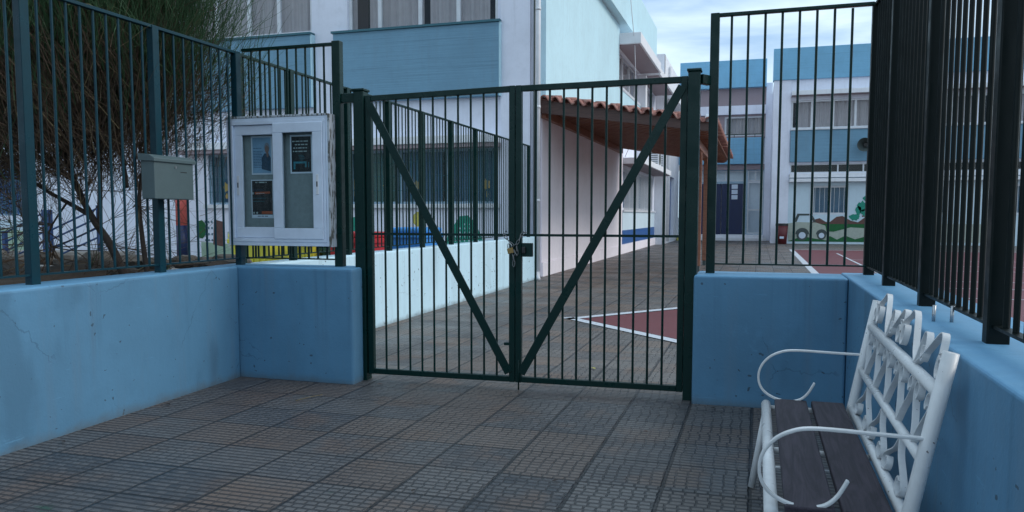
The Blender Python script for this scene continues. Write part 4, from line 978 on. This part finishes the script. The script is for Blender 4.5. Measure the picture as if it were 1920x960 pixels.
# ------------------------------------------------------------------ the bush behind the left fence
def bush_thing(label, base, limbs, seed, ntw, nsh, crown):
    r_ = random.Random(seed); t = thing('broom_bush', label, 'bush', base); limbs = [(a_, b_*.72, c_*.8) for a_, b_, c_ in limbs]
    tr = MB(); anchors = []
    for L in limbs:
        q = smooth_path(L[0], 4); n = len(q); tr.tube(q, [L[1]*(1-i/(n-1))+L[2]*i/(n-1) for i in range(n)], 7)
        anchors += [(q[i], (q[i]-q[i-1]).normalized()) for i in range(n//3, n)]
    tr.build('trunk', 'bark', t, smooth=True)
    def shoot(b, p, d, L, r0, seg, droop, wob, n=3):
        e = p+d*L
        if (e.x > -3.97 and r_.random() > .02) or e.x > -3.8 or p.x > -4.08 or p.y < 2: return [p]*(seg+1), d
        pts = [p]; d = d.copy()
        for i in range(seg):
            d = (d+V((r_.gauss(0, wob), r_.gauss(0, wob), r_.gauss(0, wob)-droop))).normalized(); pts.append(pts[-1]+d*(L/seg))
        b.tube(pts, [r0*(1-.75*i/seg) for i in range(seg+1)], n, False); return pts, d
    bm, sm_, pm = MB(), MB(), MB(); tips = []
    for i in range(ntw):
        p, d = r_.choice(anchors); dd = (d*.9+V((r_.gauss(0, .55), r_.gauss(0, .55), r_.gauss(.25, .5)))).normalized()
        pts, e = shoot(bm, p, dd, r_.uniform(.45, 1.2), .0055, 6, -.02, .14); tips += [(pts[k], e) for k in (3, 4, 5, 6)]
        for k in range(3):
            q = pts[r_.randrange(2, 6)]; d2 = (e+V((r_.gauss(0, .6), r_.gauss(0, .6), r_.gauss(0, .5)))).normalized(); pp_, e2 = shoot(bm, q, d2, r_.uniform(.25, .7), .003, 4, .0, .16); tips.append((pp_[-1], e2)); tips.append((pp_[2], e2))
    for i in range(int(nsh*.30)):
        p = V((r_.gauss(crown[0]-.15, .62), r_.gauss(crown[1], .38), r_.gauss(2.12, .30))); d = (p-V(base)).normalized()
        dd = (d*.9+V((r_.gauss(0, .5), r_.gauss(0, .5), r_.gauss(.35, .4)))).normalized()
        shoot(pm if r_.random() < .07 else bm, p, dd, r_.uniform(.2, .6), .0023, 3, 0, .14)
    for i in range(nsh):
        if r_.random() < .5: p, d = r_.choice(tips)
        else:
            p = V((r_.gauss(crown[0], crown[3]), r_.gauss(crown[1], crown[4]), r_.gauss(crown[2], crown[5]))); d = (p-V(base)).normalized()
        hgt = p.z; green = r_.random() < (.97 if hgt > 2.3 else .45 if hgt > 1.9 else .05)
        dd = (d*.7+V((r_.gauss(0, .30), r_.gauss(0, .30), r_.gauss(.65 if green else .3, .30)))).normalized()
        if not (-30 < p.x) : continue
        tgt = sm_ if green else (bm if r_.random() < .9 else pm)
        shoot(tgt, p, dd, r_.uniform(.3, .75), .0030 if green else .0024, 4, .0, .07)
    for o_ in (bm.build('brown_twigs', 'twig', t), sm_.build('green_shoots', 'shoot', t), pm.build('straw_twigs', 'paletwig', t)): o_['kind'] = 'stuff'
    return t
bs = (-4.62, 4.85, .80)
bush_thing('large wispy green broom bush with bare brown stems behind the left fence', bs, [
    ([bs, (-4.78, 4.88, 1.05), (-4.98, 4.9, 1.28), (-5.15, 4.92, 1.55), (-5.30, 4.9, 1.95), (-5.45, 4.9, 2.4), (-5.5, 4.85, 3.0)], .048, .010),
    ([(-4.98, 4.9, 1.28), (-5.25, 4.95, 1.38), (-5.6, 5.0, 1.52), (-5.95, 5.0, 1.75), (-6.2, 5.0, 2.2), (-6.3, 5.0, 2.8)], .028, .007),
    ([(-4.9, 4.9, 1.2), (-4.98, 5.0, 1.55), (-4.95, 5.0, 2.0), (-4.88, 5.0, 2.6), (-4.8, 5.0, 3.3)], .030, .008),
    ([(-4.50, 4.95, .80), (-4.56, 4.97, 1.1), (-4.60, 5.0, 1.45), (-4.50, 5.0, 1.9), (-4.42, 5.05, 2.5), (-4.30, 5.1, 3.1)], .030, .006),
    ([(-5.15, 4.92, 1.55), (-5.5, 4.7, 1.9), (-5.75, 4.6, 2.4), (-5.9, 4.5, 3.1)], .024, .006),
    ([(-4.62, 4.9, 1.5), (-4.75, 5.0, 1.75), (-4.95, 5.1, 2.2), (-5.1, 5.2, 2.9)], .02, .005),
    ([(-5.2, 4.9, 1.4), (-5.3, 4.8, 1.15), (-5.25, 4.8, .95)], .012, .006),
    ([(-5.15, 4.92, 1.55), (-5.2, 4.4, 2.0), (-5.1, 4.0, 2.6), (-5.0, 3.8, 3.2)], .022, .006)], 11, 420, 26000, (-4.98, 4.9, 2.85, .66, .45, .45))
bush_thing('second broom bush filling the gap at the left edge of the photo', (-6.6, 4.9, .8), [
    ([(-6.6, 4.9, .8), (-6.75, 4.9, 1.3), (-6.8, 4.9, 2.0), (-6.9, 4.9, 2.9)], .04, .008),
    ([(-6.7, 4.9, 1.1), (-6.4, 4.8, 1.6), (-6.2, 4.7, 2.3), (-6.1, 4.6, 3.0)], .03, .007),
    ([(-6.7, 4.9, 1.1), (-7.1, 5.0, 1.7), (-7.4, 5.1, 2.6)], .03, .007)], 23, 200, 9000, (-6.5, 4.9, 2.7, .5, .5, .5))
# dry litter and small things on the ground
a = V((-3.02, 4.66, .006)); c = V((-2.93, 4.86, .010))
tag(MB().tube([a, (a+c)/2+V((0, 0, .004)), c], .0028, 5).build('straw', 'paletwig'), 'thin pale straw lying on the paving left of the gate', 'straw')
def leaf_mesh(x, y, s, a):
    b = MB(); pts = [(0, -1), (.35, -.4), (.4, .2), (0, 1), (-.4, .2), (-.35, -.4)]; ca, sa = math.cos(a), math.sin(a)
    vs = [(x+s*(p*ca-q*sa), y+s*(p*sa+q*ca), .010+.35*s*abs(p)) for p, q in pts]; b.add(vs, [(0, 1, 2, 3), (0, 3, 4, 5)]); return b
tag(leaf_mesh(-1.28, 6.4, .035, .8).build('leaf', 'myellow'), 'small yellow green leaf on the paving just behind the gate', 'leaf')
for i, (x, y, tx) in enumerate(((-1.50, 3.27, 'nearest the bottom middle of the photo'), (-1.55, 4.02, 'in the middle of the front paving'), (-2.15, 4.9, 'on the paving in front of the left gate leaf'))):
    tag(leaf_mesh(x, y, .018, i*1.3).build('leaf', 'bark'), 'tiny dark dry leaf '+tx, 'leaf')

rl = random.Random(5)
spots = [(-3.72, 3.4, 'against the foot of the long left wall'), (-3.78, 4.3, 'at the left wall foot below the mailbox'), (-3.6, 5.16, 'in the corner under the notice board'), (-2.7, 5.3, 'by the foot of the left gate post'), (-.25, 5.3, 'at the foot of the right gate post'), (.2, 5.2, 'at the wall foot behind the bench arm'), (-.9, 3.6, 'lying in front of the bench'), (-.6, 4.6, 'between bench and right gate leaf')]
for x, y, tx in spots:
    tag(leaf_mesh(x, y, rl.uniform(.016, .028), rl.uniform(0, 6)).build('leaf', 'tarp' if rl.random() < .5 else 'bark'), 'small brown dry leaf '+tx, 'leaf')
